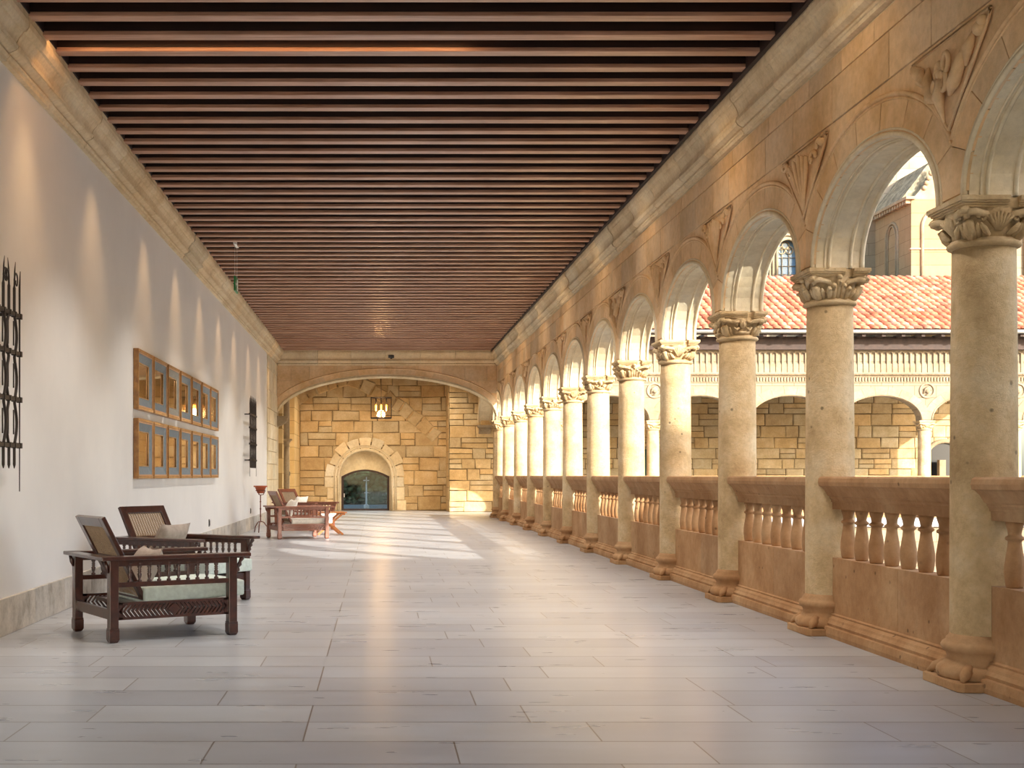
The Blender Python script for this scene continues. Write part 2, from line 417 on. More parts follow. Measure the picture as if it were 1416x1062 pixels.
LP = [(p[0]*1.32, p[1]+(0.06 if 4.2 < p[1] < 4.36 else 0)) for p in RP]
m = MB(); cornice_run(m, LP, lambda s, z, d: (XL+d, s, z), -6, YA, .9, 1.5); struct(m.build('trim_2', 'cornice_stone'))
m = MB(); cornice_run(m, RP, lambda s, z, d: (s, YA-d, z), XL+.05, XR-.05, .9, 1.4); struct(m.build('trim_3', 'cornice_stone'))

# ------------------------------------------------------------------ ceiling
m = MB(); m.box((XL-.3, -6, 4.86), (XO, YA+.1, 5.1)); m.box((XL-.3, YA, 4.66), (XO+.1, YF+.3, 5.1)); struct(m.build('ceiling', 'ceiling_board'))
m = MB(); m.box((XR-.19, 2.5, ZC-.02), (XR-.15, YA-.12, 4.86)); m.box((XL+.195, 2.5, ZC+.02), (XL+.215, YA-.12, 4.86)); struct(m.build('trim_4', 'ceiling_board'))
BS = .4035
y = 9.42-.123; beams = []
base = None; i = 0
y -= 5*BS
while y < YA-.3:
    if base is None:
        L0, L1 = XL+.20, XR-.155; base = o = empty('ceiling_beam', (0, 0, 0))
        m = MB(); m.box((L0, .006, .035), (L1, .117, .24)); m.build('shaded_body', 'beam_wood_shade', base)
        m = MB(); m.box((L0, 0, 0), (L1, .123, .035)); m.build('lit_underside', 'beam_wood_lit', base, bevel=.006)  # board added to carry the paler, lit underside colour
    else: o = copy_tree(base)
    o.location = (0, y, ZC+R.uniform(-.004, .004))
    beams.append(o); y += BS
vis = 5
for i, o in enumerate(beams):
    if i < vis: tag(o, 'reddish brown ceiling beam overhead, %s outside the top edge of the photo' % nth(vis-1-i), 'beam', 'ceiling beams')
    elif i == vis+2: tag(o, 'ceiling beam edged with warm orange light along its underside', 'beam', 'ceiling beams')
    else: tag(o, 'reddish brown wooden ceiling beam, %s visible from the near end' % nth(i-vis), 'beam', 'ceiling beams')

# ------------------------------------------------------------------ right arcade wall
ZS = 2.75
def arch_body(mb, P, bays, zt, d0, d1, zs=ZS, n=20, half=.185, ratio=.565, stilt=.03):
    """bays: list of (u0,u1) column centres; P(u,v,d)"""
    for (a0, a1) in bays:
        c = (a0+a1)/2; a = (a1-a0)/2-half; b = a*ratio
        pts = [(c-a, zs), (c-a, zs+stilt)]+[(c-a*cos(pi*i/n), zs+stilt+b*sin(pi*i/n)) for i in range(1, n)]+[(c+a, zs+stilt), (c+a, zs)]
        for qi, ((u, v), (u2, v2)) in enumerate(zip(pts, pts[1:])):
            if qi % 3 == 1: st_ = tnt(.90, 1.04, .03)
            elif qi == 0: st_ = tnt(.90, 1.04, .03)
            mb.add([P(u, v, d0), P(u2, v2, d0), P(u2, v2, d1), P(u, v, d1)], [(0, 1, 2, 3)], True, st_)
            if abs(u2-u) > 1e-6:
                for d in (d0, d1): mb.add([P(u, v, d), P(u2, v2, d), P(u2, zt, d), P(u, zt, d)], [(0, 1, 2, 3)])
                mb.add([P(u, zt, d0), P(u2, zt, d0), P(u2, zt, d1), P(u, zt, d1)], [(0, 1, 2, 3)])
    us = sorted({u for b in bays for u in b})
    for u in us:
        A = [(u-half, zs), (u+half, zs), (u+half, zt), (u-half, zt)]
        for d in (d0, d1): mb.add([P(*q, d) for q in A], [(0, 1, 2, 3)])
        for q, r in ((0, 1), (2, 3)): mb.add([P(*A[q], d0), P(*A[r], d0), P(*A[r], d1), P(*A[q], d1)], [(0, 1, 2, 3)])
PA = lambda u, v, d: (XR-d, u, v)       # d positive towards the gallery
ks = sorted(YC)
bays = [(YC[k], YC[k+1]) for k in ks[:-1]]
m = MB(); m.tint = (1.0, .98, .95, 1)
arch_body(m, PA, bays, 4.9, -.012, XR-XO)
struct(m.build('wall_right', 'soffit_stone'))
m = MB()
# flat courses under the cornice and plain spandrel stones
field(m, PA, YC[-2]-.2, 37.1, 3.735, 4.045, (.3, .32), (.5, 1.05), h=.006, gap=.004, bev=.004, tl=(.88, 1.08, .04))
field(m, PA, YC[-2]-.2, 37.1, 4.045, 4.2, (.2, .3), (.6, 1.2), h=.006, gap=.004, bev=.004, tl=(.88, 1.08, .04))
for (a0, a1) in bays:
    c = (a0+a1)/2; a = (a1-a0)/2-.185; b = a*.565
    ring(m, PA, c, ZS+.03, a, b, .27, 9, h=.004, gap=.005, umin=a0, umax=a1, vmax=3.73)
    # spandrel face between two rings
    for side in (0, 1):
        pts = []
        for k in range(13):
            t = pi*k/12/2; u = (a+.27)*cos(t); v = ZS+.03+(b+.27)*sin(t)
            uu = c+u if side else c-u
            if (uu <= a1 and side) or (uu >= a0 and not side): pts.append((uu, min(v, 3.73)))
        e = a1 if side else a0
        if len(pts) > 1:
            v_e = ZS+.03+(b+.27)*sqrt(max(0, 1-((e-c)/(a+.27))**2)); pts = [(e, v_e)]+pts
            for p, q in zip(pts, pts[1:]): m.add([PA(*p, -.004), PA(*q, -.004), PA(q[0], 3.735, -.004), PA(p[0], 3.735, -.004)], [(0, 1, 2, 3)])
    # hood roll, clipped at the bay limits
    hp = [(c+(a+.275)*cos(pi*k/40), ZS+.03+(b+.275)*sin(pi*k/40)) for k in range(41)]
    hp = [p for p in hp if a0 <= p[0] <= a1]
    m.tube([PA(*p, .004) for p in hp], .016, 6); m.tube([PA(p[0], p[1]-.03, .002) for p in hp], .008, 5)
struct(m.build('wall_right_ashlar', 'arcade_stone'))
m = MB()
for (a0, a1) in bays:
    c = (a0+a1)/2; a = (a1-a0)/2-.185; b = a*.565
    for off, d, r in ((.022, .004, .02), (.058, .002, .009), (-.003, -.075, .008), (-.003, -.11, .014), (-.003, -.27, .014), (.0, -.355, .02)):
        pts = [(c-a-off, ZS)]+[(c-(a+off)*cos(pi*i/28), ZS+.03+(b+off)*sin(pi*i/28)) for i in range(29)]+[(c+a+off, ZS)]
        pts = [(min(max(u, a0+.01), a1-.01), v) for u, v in pts]
        m.tube([PA(u, v, d) for u, v in pts], r, 6)
struct(m.build('trim_5', 'soffit_stone'))

# spandrel carvings
def fan_carving(rr, k):
    e = empty('spandrel_carving', (XR-.004, 0, 3.44))
    m = MB()
    Q = lambda u, v, d: (-d, u, v)
    tri = [(-.50, .25), (-.46, .18), (0, -.27), (.46, .18), (.50, .25)]
    m.prism(tri, lambda u, v: Q(u, v, -.005), lambda u, v: Q(u, v, .008)); m.tube([Q(*p, .008) for p in tri], .012, 5, closed=True)
    m.build('panel', 'arcade_stone', e)
    m = MB()
    if k != 'cross':
        nf = rr.choice((5, 6, 7)); lean = rr.uniform(-.08, .12)
        for i in range(nf):
            t = (i/(nf-1)-.5); top = (t*.30+lean, .20-abs(t)*.10); 
            pts = [(t*.05, -.21), (t*.12, -.10), (t*.28+lean*.4, .05), (top[0]+t*.1, top[1]), (top[0]+t*.08, top[1]+.015)]
            m.tube([Q(p[0], p[1], .010+.012*j) for j, p in enumerate(pts)], [.006, .012, .018, .017, .006], 6)
        m.build('shell_fan', 'arcade_stone', e); m = MB()
        for sg in (-1, 1):
            for (cx, cy, r0) in ((.25, .12, .06), (.38, .19, .045)):
                pts = [(sg*(cx+r0*(1-j/16)*cos(j*.55)), cy+r0*(1-j/16)*sin(j*.55)) for j in range(13)]
                m.tube([Q(*p, .02+.002*j) for j, p in enumerate(pts)], [.020-.001*j for j in range(13)], 6)
            m.blob(Q(sg*.43, .20, .02), (.03, .04, .03))
            m.build('scroll_leaf', 'arcade_stone', e); m = MB()
    else:
        for (cx, cy) in ((-.02, .0), (.05, .07), (-.05, .10), (.09, -.02)):
            m.tube([Q(cx+.035*cos(j*pi/5), cy+.055*sin(j*pi/5), .05) for j in range(10)], .014, 6, closed=True)
        m.blob(Q(.02, .05, .05), (.03, .025, .03))
        m.tube([Q(.02, .02, .055), Q(.03, -.08, .06), Q(.035, -.22, .02)], [.022, .034, .006], 6); m.build('flower', 'arcade_stone', e); m = MB()
        for sg in (-1, 1):
            m.tube([Q(sg*.06, -.09, .03), Q(sg*.15, -.05, .05), Q(sg*.22, .06, .04), Q(sg*.26, .16, .015)], [.012, .04, .035, .008], 6)
            m.tube([Q(sg*.24, .02, .02), Q(sg*.31, .10, .04), Q(sg*.34, .18, .02)], [.01, .035, .01], 6)
            m.blob(Q(sg*.40, .17, .02), (.04, .045, .04)); m.blob(Q(sg*.44, .20, .025), (.03, .03, .03))
            m.build('side_leaf', 'arcade_stone', e); m = MB()
    return e
protos = [fan_carving(random.Random(3), 'cross'), fan_carving(random.Random(1), 'fan'), fan_carving(random.Random(5), 'fan')]
used = set()
for k in range(0, 11):
    j = 0 if k in (0, 4, 8) else (1 if k % 2 else 2)
    o = protos[j] if j not in used else copy_tree(protos[j]); used.add(j)
    o.location = (XR-.010, YC[k], 3.44)
    tag(o, ('carved stone flower and leaf spandrel relief above the %s column of the right arcade' if j == 0 else 'carved stone shell spandrel relief above the %s column of the right arcade') % nth(k), 'carving', 'spandrel carvings')

# ------------------------------------------------------------------ columns
def sqring(mb, prof, n=8, mat=None):   # square lathe with concave sides; prof (half, z, concavity)
    vs = []; fs = []; N = 4*n
    for hw, z, cc in prof:
        for sd in range(4):
            for i in range(n):
                t = -1+2*i/n; x, y = hw-cc*(1-t*t), t*hw
                a = sd*pi/2; vs.append(Vector((x*cos(a)-y*sin(a), x*sin(a)+y*cos(a), z)))
    if mat: vs = [mat @ v for v in vs]
    for j in range(len(prof)-1):
        for i in range(N): k = (i+1) % N; fs.append((j*N+i, j*N+k, (j+1)*N+k, (j+1)*N+i))
    fs += [tuple(range(N))[::-1], tuple((len(prof)-1)*N+i for i in range(N))]
    mb.add(vs, fs, False)
def make_column(detail=2, seed=1, plain_cap=False):
    rr = random.Random(seed)
    e = empty('stone_column', (0, 0, 0))
    m = MB()
    pw = .255
    m.prism([(-pw, -pw+.03), (-pw+.03, -pw), (pw-.03, -pw), (pw, -pw+.03), (pw, pw-.03), (pw-.03, pw), (-pw+.03, pw), (-pw, pw-.03)], lambda u, v: (u, v, 0), lambda u, v: (u, v, .052))
    m.build('plinth', 'parapet_stone', e, bevel=.006)
    m = MB()
    m.lathe([(.235, .05), (.248, .06), (.255, .085), (.248, .11), (.232, .125), (.215, .13), (.212, .14), (.20, .155), (.196, .175), (.203, .195), (.215, .203), (.226, .215), (.228, .235), (.22, .25), (.2, .262), (.2, .275), (.186, .285), (.182, .3)], 32)
    for sx in (-1, 1):
        for sy in (-1, 1):
            m.tube([(sx*.15, sy*.15, .12), (sx*.19, sy*.19, .09), (sx*.225, sy*.225, .055)], [.03, .034, .01], 6)
    m.build('base', 'parapet_stone', e)
    m = MB()
    prof = [(.18, .29)]+[(.181-.012*(t/10)**2, .3+(2.485-.3)*t/10) for t in range(11)]
    m.lathe(prof, 32); m.build('shaft', 'column_stone', e)
    m = MB()
    m.lathe([(.17, 2.482), (.192, 2.49), (.198, 2.503), (.192, 2.516), (.178, 2.52), (.178, 2.53)], 32)
    if plain_cap:
        m.lathe([(.178, 2.53), (.178, 2.6), (.2, 2.61), (.215, 2.65), (.235, 2.69)], 32)
    else:
        m.lathe([(.165, 2.52), (.172, 2.58), (.185, 2.64), (.205, 2.69)], 24)
        # corner volutes
        for c_ in range(4):
            a = pi/4+c_*pi/2; u = Vector((cos(a), sin(a), 0)); w = Vector((-sin(a), cos(a), 0))
            for sg in (-1, 1):   # long horn arms running up to the corner
                pts = [w*sg*.10+u*.14+Vector((0, 0, 2.60)), w*sg*.085+u*.19+Vector((0, 0, 2.65)), w*sg*.04+u*.25+Vector((0, 0, 2.665)), w*sg*.012+u*.285+Vector((0, 0, 2.655))]
                m.tube(pts, [.012, .018, .022, .020], 6)
            pts = [u*(.262+.030*(1-j/14)*cos(j*.62))+Vector((0, 0, 2.655+.030*(1-j/14)*sin(j*.62))) for j in range(12)]
            m.tube(pts, [.024-.0012*j for j in range(12)], 7)
            # corner leaf
            m.tube([u*.17+Vector((0, 0, 2.53)), u*.205+Vector((0, 0, 2.57)), u*.235+Vector((0, 0, 2.61)), u*.255+Vector((0, 0, 2.60))], [.03, .036, .028, .012], 7)
            for sg in (-1, 1): m.tube([u*.16+w*sg*.035+Vector((0, 0, 2.53)), u*.20+w*sg*.04+Vector((0, 0, 2.575)), u*.222+w*sg*.045+Vector((0, 0, 2.60))], [.014, .018, .008], 6)
        # face motif
        kind = seed % 3
        for c_ in range(4):
            a = c_*pi/2; u = Vector((cos(a), sin(a), 0)); w = Vector((-sin(a), cos(a), 0)); Z = lambda z: Vector((0, 0, z))
            if kind == 0:     # mask
                m.blob(u*.20+Z(2.635), (.035, .035, .045)); m.blob(u*.235+Z(2.63), (.010, .010, .02))
                for sg in (-1, 1):
                    m.blob(u*.222+w*sg*.018+Z(2.65), (.010, .010, .008)); m.tube([u*.19+w*sg*.03+Z(2.66), u*.21+w*sg*.07+Z(2.645), u*.21+w*sg*.11+Z(2.665), u*.20+w*sg*.13+Z(2.64)], [.012, .016, .013, .006], 6)
                    m.tube([u*.19+w*sg*.03+Z(2.60), u*.20+w*sg*.06+Z(2.575), u*.195+w*sg*.085+Z(2.60)], [.010, .015, .008], 6)
                m.tube([u*.175+w*-.06+Z(2.56), u*.20+Z(2.55), u*.175+w*.06+Z(2.56)], .014, 6)
            elif kind == 1:   # shell
                for q in range(-3, 4): m.tube([u*.172+w*q*.004+Z(2.56), u*.195+w*q*.014+Z(2.61), u*.215+w*q*.022+Z(2.665-abs(q)*.008)], [.006, .011, .008], 6)
                for sg in (-1, 1):
                    pts = [u*.19+w*sg*(.095+.026*(1-j/12)*cos(j*.7))+Z(2.63+.026*(1-j/12)*sin(j*.7)) for j in range(10)]; m.tube(pts, [.013-.0008*j for j in range(10)], 6)
                    m.tube([u*.17+w*sg*.05+Z(2.54), u*.19+w*sg*.085+Z(2.57), u*.19+w*sg*.11+Z(2.60)], [.012, .018, .01], 6)
            else:             # leaf tuft
                for q, hh in ((0, 2.66), (-1, 2.63), (1, 2.63), (-2, 2.60), (2, 2.60)):
                    m.tube([u*.168+w*q*.03+Z(2.53), u*.19+w*q*.034+Z(2.53+(hh-2.53)*.6), u*.215+w*q*.038+Z(hh), u*.228+w*q*.038+Z(hh-.015)], [.014, .021, .017, .007], 6)
                m.blob(u*.21+Z(2.685), (.025, .025, .02))
    cap = m.build('capital', 'column_stone', e)
    m = MB()
    # moulded abacus, split by a narrow slot behind the middle
    for (x0, x1) in ((-.232, .045), (.10, .232)):
        for (g, z0, z1) in ((-.028, 2.688, 2.70), (-.018, 2.70, 2.712), (-.006, 2.712, 2.722), (0, 2.722, 2.75)):
            a0 = x0-(g if x0 < -.2 else 0); a1 = x1+(g if x1 > .2 else 0)
            m.box((a0, -.232-g, z0), (a1, .232+g, z1))
    m.box((-.19, -.19, 2.685), (.19, .19, 2.745))
    m.build('abacus', 'column_stone', e, bevel=.004)
    return e
cp = [make_column(seed=0), make_column(seed=1), make_column(seed=2)]
plain_col = make_column(seed=0, plain_cap=True)
usedc = set()
for k in ks:
    if k == 11: o = plain_col
    else:
        j = (k+4) % 3; o = cp[j] if j not in usedc else copy_tree(cp[j]); usedc.add(j)
    o.location = (XC, YC[k], 0)
    if k < 0: tag(o, 'stone column of the right arcade just outside the right edge, %s one' % ('nearer' if k == -2 else 'farther'), 'column', 'right arcade columns')
    elif k == 0: tag(o, 'large nearest stone column with carved capital at the right edge', 'column', 'right arcade columns')
    elif k == 11: tag(o, 'last stone column of the right arcade, with plain moulded capital', 'column', 'right arcade columns')
    elif k == 1: tag(o, 'second nearest pitted stone column with carved capital, right arcade', 'column', 'right arcade columns')
    else: tag(o, 'round stone column with carved capital, %s from the near end of the right arcade' % nth(k), 'column', 'right arcade columns')

# ------------------------------------------------------------------ balustrades
BAL = [(.04, 0), (.046, .012), (.05, .04), (.054, .08), (.053, .12), (.046, .17), (.038, .22), (.035, .25), (.036, .258), (.047, .264), (.05, .272), (.047, .28), (.036, .286), (.034, .296), (.038, .32), (.046, .345), (.05, .366)]
mbal = MB(); mbal.lathe(BAL, 14); bal0 = mbal.build('baluster', 'parapet_stone'); bal_free = True
def balustrade(u0, u1, label, P, nb=8, group='balustrades of the right arcade'):
    global bal_free
    c = (u0+u1)/2; loc = P(c, 0, 0)
    e = empty('stone_balustrade', loc); tag(e, label, 'balustrade', group)
    L = (u1-u0)/2; Q = lambda s, z, d: tuple(Vector(P(c+s, z, d))-Vector(loc))
    a = L-.165
    m = MB()   # panel block: d = offset towards the gallery from the centre line
    for q in range(2):
        s0, s1 = (-a, 0) if q == 0 else (0, a); jj = R.uniform(-.15, .15)
        if q == 0: s1 = jj; keep = jj
        else: s0 = keep
        m.prism([(.04, .13), (.04, .584), (-.10, .584), (-.10, .13)], lambda d, z: Q(s0+.002, z, d), lambda d, z: Q(s1-.002, z, d), tnt(.94, 1.05, .03))
    m.build('panel', 'parapet_stone', e)
    m = MB(); bp = [(-.16, 0), (.115, 0), (.12, .03), (.115, .075), (.095, .08), (.10, .10), (.085, .12), (.08, .135), (.055, .15), (.058, .162), (.04, .17), (-.1, .17)]
    m.sweep(bp, [lambda d, z: Q(-a, z, d), lambda d, z: Q(a, z, d)]); m.build('base_moulding', 'parapet_stone', e)
    m = MB(); rp = [(-.10, .948), (.04, .948), (.042, 1.0), (.05, 1.002), (.05, 1.015), (.062, 1.03), (.062, 1.04), (.075, 1.05), (.095, 1.09), (.115, 1.115), (.13, 1.122), (.135, 1.15), (.13, 1.178), (.115, 1.19), (-.17, 1.19), (-.19, 1.17), (-.185, 1.13), (-.13, 1.05), (-.10, 1.0)]
    aa = L-.13
    cut = R.uniform(-.3, .3)
    m.tint = tnt(.95, 1.05, .03); m.sweep(rp, [lambda d, z: Q(-aa, z, d), lambda d, z: Q(cut-.002, z, d)]); m.tint = tnt(.95, 1.05, .03); m.sweep(rp, [lambda d, z: Q(cut+.002, z, d), lambda d, z: Q(aa, z, d)])
    m.build('handrail', 'parapet_stone', e)
    sp = 2*a/nb
    for i in range(nb):
        if bal_free: o = bal0; bal_free = False
        else: o = bal0.copy(); C.objects.link(o)
        o.parent = e; o.location = Q(-a+sp*(i+.5), .583, -.03)
PB = lambda u, z, d: (XC-d, u, z)
for k in ks[:-1]:
    if k < -1: lab = 'stone balustrade nearest the camera, outside the right edge'
    elif k == -1: lab = 'stone balustrade cut off by the right edge, in front of the nearest column'
    elif k == 0: lab = 'nearest whole stone balustrade with bulging balusters, between the two nearest columns'
    else: lab = 'stone balustrade between the %s and %s columns of the right arcade' % (nth(k), nth(k+1))
    balustrade(YC[k], YC[k+1], lab, PB)

# ------------------------------------------------------------------ transverse arch wall and the corner room
CX, AS, BR_, ZSP = (XL+XR)/2, (XR-XL)/2, 1.10, 2.83
PT = lambda u, v, d: (u, YA-d, v)
m = MB(); n = 40; m.tint = (1, .98, .94, 1)
pts = [(CX-AS*cos(pi*i/n), ZSP+BR_*sin(pi*i/n)) for i in range(n+1)]
for p, q in zip(pts, pts[1:]):
    m.add([PT(*p, -.012), PT(*q, -.012), PT(*q, -.42), PT(*p, -.42)], [(0, 1, 2, 3)], True)
    for d in (-.012, -.42): m.add([PT(*p, d), PT(*q, d), PT(q[0], 4.9, d), PT(p[0], 4.9, d)], [(0, 1, 2, 3)])
for off, d, r in ((.0, .0, .035), (.045, .0, .02), (.01, -.10, .02), (0, -.4, .03)):
    m.tube([PT(CX-(AS+min(off, 0))*cos(pi*i/n), ZSP+(BR_+off)*sin(pi*i/n), d) for i in range(n+1)], r, 7)
struct(m.build('wall_back_arch', 'soffit_stone'))
m = MB()
field(m, PT, XL, XR, ZSP, 4.25, (.30, .36), (.45, .8), h=.006, gap=.004, bev=.004, holes=(ellipse_hole(CX, ZSP, AS+.1, BR_+.12, False),), tl=(.88, 1.06, .06))
ring(m, PT, CX, ZSP, AS+.0, BR_+.0, .21, 19, h=.014, gap=.003, umin=XL, umax=XR)
m.tube([PT(CX-(AS+.21)*cos(pi*i/n), ZSP+(BR_+.21)*sin(pi*i/n), .01) for i in range(4, n-3)], .018, 6)
struct(m.build('wall_back_ashlar', 'arcade_stone'))

# second arch across the opposite gallery (plane of the arcade), left pilasters
m = MB(); yc, ya = (YO+.1+YB)/2, (YB-YO-.1)/2
P2 = lambda u, v, d: (XR+d, u, v)
pts = [(yc-ya*cos(pi*i/n), ZSP+1.05*sin(pi*i/n)) for i in range(n+1)]
for p, q in zip(pts, pts[1:]):
    m.add([P2(*p, 0), P2(*q, 0), P2(*q, .4), P2(*p, .4)], [(0, 1, 2, 3)], True)
    for d in (0, .4): m.add([P2(*p, d), P2(*q, d), P2(q[0], 4.9, d), P2(p[0], 4.9, d)], [(0, 1, 2, 3)])
for d in (.0, .4): m.tube([P2(*p, d) for p in pts], .03, 6)
struct(m.build('wall_right_arch', 'soffit_stone'))
def corbel(loc, rz, label):
    e = empty('carved_corbel', loc, rz); tag(e, label, 'corbel', 'corbels under the arches')
    m = MB(); m.box((-.24, -.32, 0), (.24, .0, .055)); m.box((-.22, -.30, -.03), (.22, 0, 0)); m.build('abacus', 'pale_ashlar', e, bevel=.006)
    m = MB()
    m.prism([(0, -.03), (-.28, -.03), (-.24, -.1), (-.12, -.2), (0, -.24)], lambda y, z: (-.19, y, z), lambda y, z: (.19, y, z))
    for i in range(-3, 4):
        m.tube([(i*.03, -.10, -.19), (i*.045, -.22, -.12), (i*.055, -.285, -.06)], [.015, .025, .016], 6)
        m.tube([(i*.055+.02*cos(j), -.28, -.07+.02*sin(j)) for j in range(7)], .008, 5, closed=True)
    m.build('leaves', 'pale_ashlar', e)
corbel((XR+.2, YB+.0, ZSP-.05), 0, 'carved leafy stone corbel under the arch stub beside the last right column')
corbel((XL+.0, YA+.21, ZSP-.05), pi/2, 'carved stone corbel under the left end of the wide arch')
m = MB()
m.box((XL-.01, YA+.9, 0), (XL+.10, YA+1.5, 3.4)); m.box((XL-.01, 41.4, 0), (XL+.14, YF, 4.66)); m.box((XL-.01, 36.9, 3.4), (XL+.12, 38.2, 4.66))
struct(m.build('trim_6', 'side_ashlar'))
def engaged():
    e = empty('engaged_column', (XL+.12, 38.2, 0)); tag(e, 'slim pale engaged shaft with small capital on the left wall beyond the wide arch', 'column')
    m = MB(); m.box((-.13, -.13, 0), (.11, .13, .08)); m.lathe([(.12, .08), (.13, .11), (.11, .15), (.085, .18)], 16); m.build('base', 'pale_ashlar', e)
    m = MB(); m.lathe([(.085, .16), (.08, 2.05)], 16); m.build('shaft', 'pale_ashlar', e)
    m = MB(); m.lathe([(.09, 2.04), (.1, 2.06), (.08, 2.08), (.09, 2.15), (.14, 2.22)], 16); m.box((-.14, -.16, 2.22), (.16, .16, 2.27)); m.build('capital', 'pale_ashlar', e)
    m = MB(); m.lathe([(.09, 2.27), (.085, 4.66)], 16); m.build('upper_shaft', 'pale_ashlar', e)
engaged()

# far wall with doorway
DCX = -.44; DZ = 1.15; DA = .92; 
PF = lambda u, v, d: (u, YF-d, v)
def at_far(px, py, Y=YF): return ((px-523)*Y/FPX, H+(657.3-py)*Y/FPX)
XP = at_far(621, 0, YB)[0]
m = MB()
def door_clip(q, c):
    return ellipse_hole(DCX, DZ, DA+.22, DA+.22)(q, c)
field(m, PF, XL+.14, XP+.3, 0, 4.7, (.34, .5), (.38, .95), h=.035, gap=.011, bev=.03, jit=.018, holes=(door_clip,), tl=(.82, 1.1, .08))
PBk = lambda u, v, d: (u, YB-d, v)
field(m, PBk, XP, 20.5, 0, 4.9, (.3, .42), (.4, .95), h=.035, gap=.011, bev=.028, jit=.014, tl=(.85, 1.1, .08))
PS = lambda u, v, d: (XP-d, u, v)
field(m, PS, YB, YF, 0, 4.7, (.36, .44), (.6, .9), h=.01, gap=.006, bev=.01, tl=(.9, 1.05, .05))
# relieving arches built into the wall
def voussoirs(path, th, n, h=.085):
    L = [0]
    for p, q in zip(path, path[1:]): L.append(L[-1]+sqrt((q[0]-p[0])**2+(q[1]-p[1])**2))
    def pt(s):
        for i in range(len(path)-1):
            if s <= L[i+1]+1e-9:
                t = (s-L[i])/(L[i+1]-L[i]); p, q = path[i], path[i+1]; d = L[i+1]-L[i]
                return (p[0]+(q[0]-p[0])*t, p[1]+(q[1]-p[1])*t), (-(q[1]-p[1])/d, (q[0]-p[0])/d)
        return path[-1], (0, 1)
    e = [0]
    for i in range(n): e.append(e[-1]+R.uniform(.75, 1.3))
    e = [x/e[-1]*L[-1] for x in e]
    for a, b in zip(e, e[1:]):
        (p, na), (q, nb) = pt(a), pt(b); t1 = th*R.uniform(.85, 1.15); t2 = th*R.uniform(.85, 1.15)
        block(m, [p, (p[0]+na[0]*t1, p[1]+na[1]*t1), (q[0]+nb[0]*t2, q[1]+nb[1]*t2), q], PF, h, .018, .03, tnt(.80, 1.10, .08))
voussoirs([at_far(x, y) for x, y in ((413, 562), (430, 551), (454, 541), (482, 534))], .42, 5)
voussoirs([at_far(x, y) for x, y in ((478, 533), (500, 541), (525, 556), (550, 572), (575, 592), (598, 613))], .5, 9)
struct(m.build('wall_back', 'rubble'))
m = MB()
W0 = YF+.0
# mortar backing with the doorway left open
nn = 24
m.box((XL-.3, W0, 0), (DCX-DA, W0+.55, 4.9)); m.box((DCX+DA, W0, 0), (XP+.3, W0+.55, 4.9))
for i in range(nn):
    a0, a1 = pi*i/nn, pi*(i+1)/nn
    p, q = (DCX-DA*cos(a0), DZ+DA*sin(a0)), (DCX-DA*cos(a1), DZ+DA*sin(a1))
    m.add([(p[0], W0, p[1]), (q[0], W0, q[1]), (q[0], W0, 4.9), (p[0], W0, 4.9)], [(0, 1, 2, 3)])
    m.add([(p[0], W0+.55, p[1]), (q[0], W0+.55, q[1]), (q[0], W0+.55, 4.9), (p[0], W0+.55, 4.9)], [(0, 1, 2, 3)])
m.box((XP, YB, 0), (20.6, YB+.3, 4.9)); m.box((XP, YB, 0), (XP+.3, YF+.1, 4.9))
struct(m.build('wall_back_mortar', 'mortar'))
m = MB()
ring(m, PF, DCX, DZ, DA, DA, lambda i: (.40, .47, .38, .44, .41)[i % 5], 9, h=.06, gap=.02, tl=(.86, 1.12, .06))
for sg in (-1, 1):
    z = 0
    while z < DZ-.05:
        nz = min(z+R.uniform(.35, .45), DZ); w = DA+R.uniform(.36, .5)
        a, b = (DCX+sg*DA, DCX+sg*w); a, b = min(a, b), max(a, b)
        block(m, [(a, z), (b, z), (b, nz), (a, nz)], PF, .06, .006, .01, tnt(.94, 1.1, .04)); z = nz
for off, r, d in ((.0, .045, .05), (.10, .03, .06), (.15, .015, .065)):
    m.tube([PF(DCX-(DA+off), 0, d)]+[PF(DCX-(DA+off)*cos(pi*i/30), DZ+(DA+off)*sin(pi*i/30), d) for i in range(31)]+[PF(DCX+DA+off, 0, d)], r, 7)
# jambs, soffit and the infill above the door
for i in range(24):
    a0, a1 = pi*i/24, pi*(i+1)/24
    m.add([PF(DCX-DA*cos(a0), DZ+DA*sin(a0), 0), PF(DCX-DA*cos(a1), DZ+DA*sin(a1), 0), PF(DCX-DA*cos(a1), DZ+DA*sin(a1), -.5), PF(DCX-DA*cos(a0), DZ+DA*sin(a0), -.5)], [(0, 1, 2, 3)])
for sg in (-1, 1): m.add([PF(DCX+sg*DA, 0, 0), PF(DCX+sg*DA, DZ, 0), PF(DCX+sg*DA, DZ, -.5), PF(DCX+sg*DA, 0, -.5)], [(0, 1, 2, 3)])
DW = .82; DS = 1.16; DR = .24     # door half width, shoulder height, segmental rise
def dtop(u, w=DW, s=DS, r=DR): return s+r*(1-(u/w)**2)
for i in range(16):
    u0, u1 = -DA+2*DA*i/16, -DA+2*DA*(i+1)/16
    lo = lambda u: dtop(u) if abs(u) < DW else DS-.0
    hi = lambda u: DZ+sqrt(max(0, DA*DA-u*u))
    m.add([PF(DCX+u0, min(lo(u0), hi(u0)), -.25), PF(DCX+u1, min(lo(u1), hi(u1)), -.25), PF(DCX+u1, hi(u1), -.25), PF(DCX+u0, hi(u0), -.25)], [(0, 1, 2, 3)], False, (.98, .95, .88, 1))
for sg in (-1, 1):
    a, b = sorted((sg*DW, sg*DA)); m.box((DCX+a, YF+.25, 0), (DCX+b, YF+.4, DS+.02))
struct(m.build('trim_7', 'soffit_stone'))
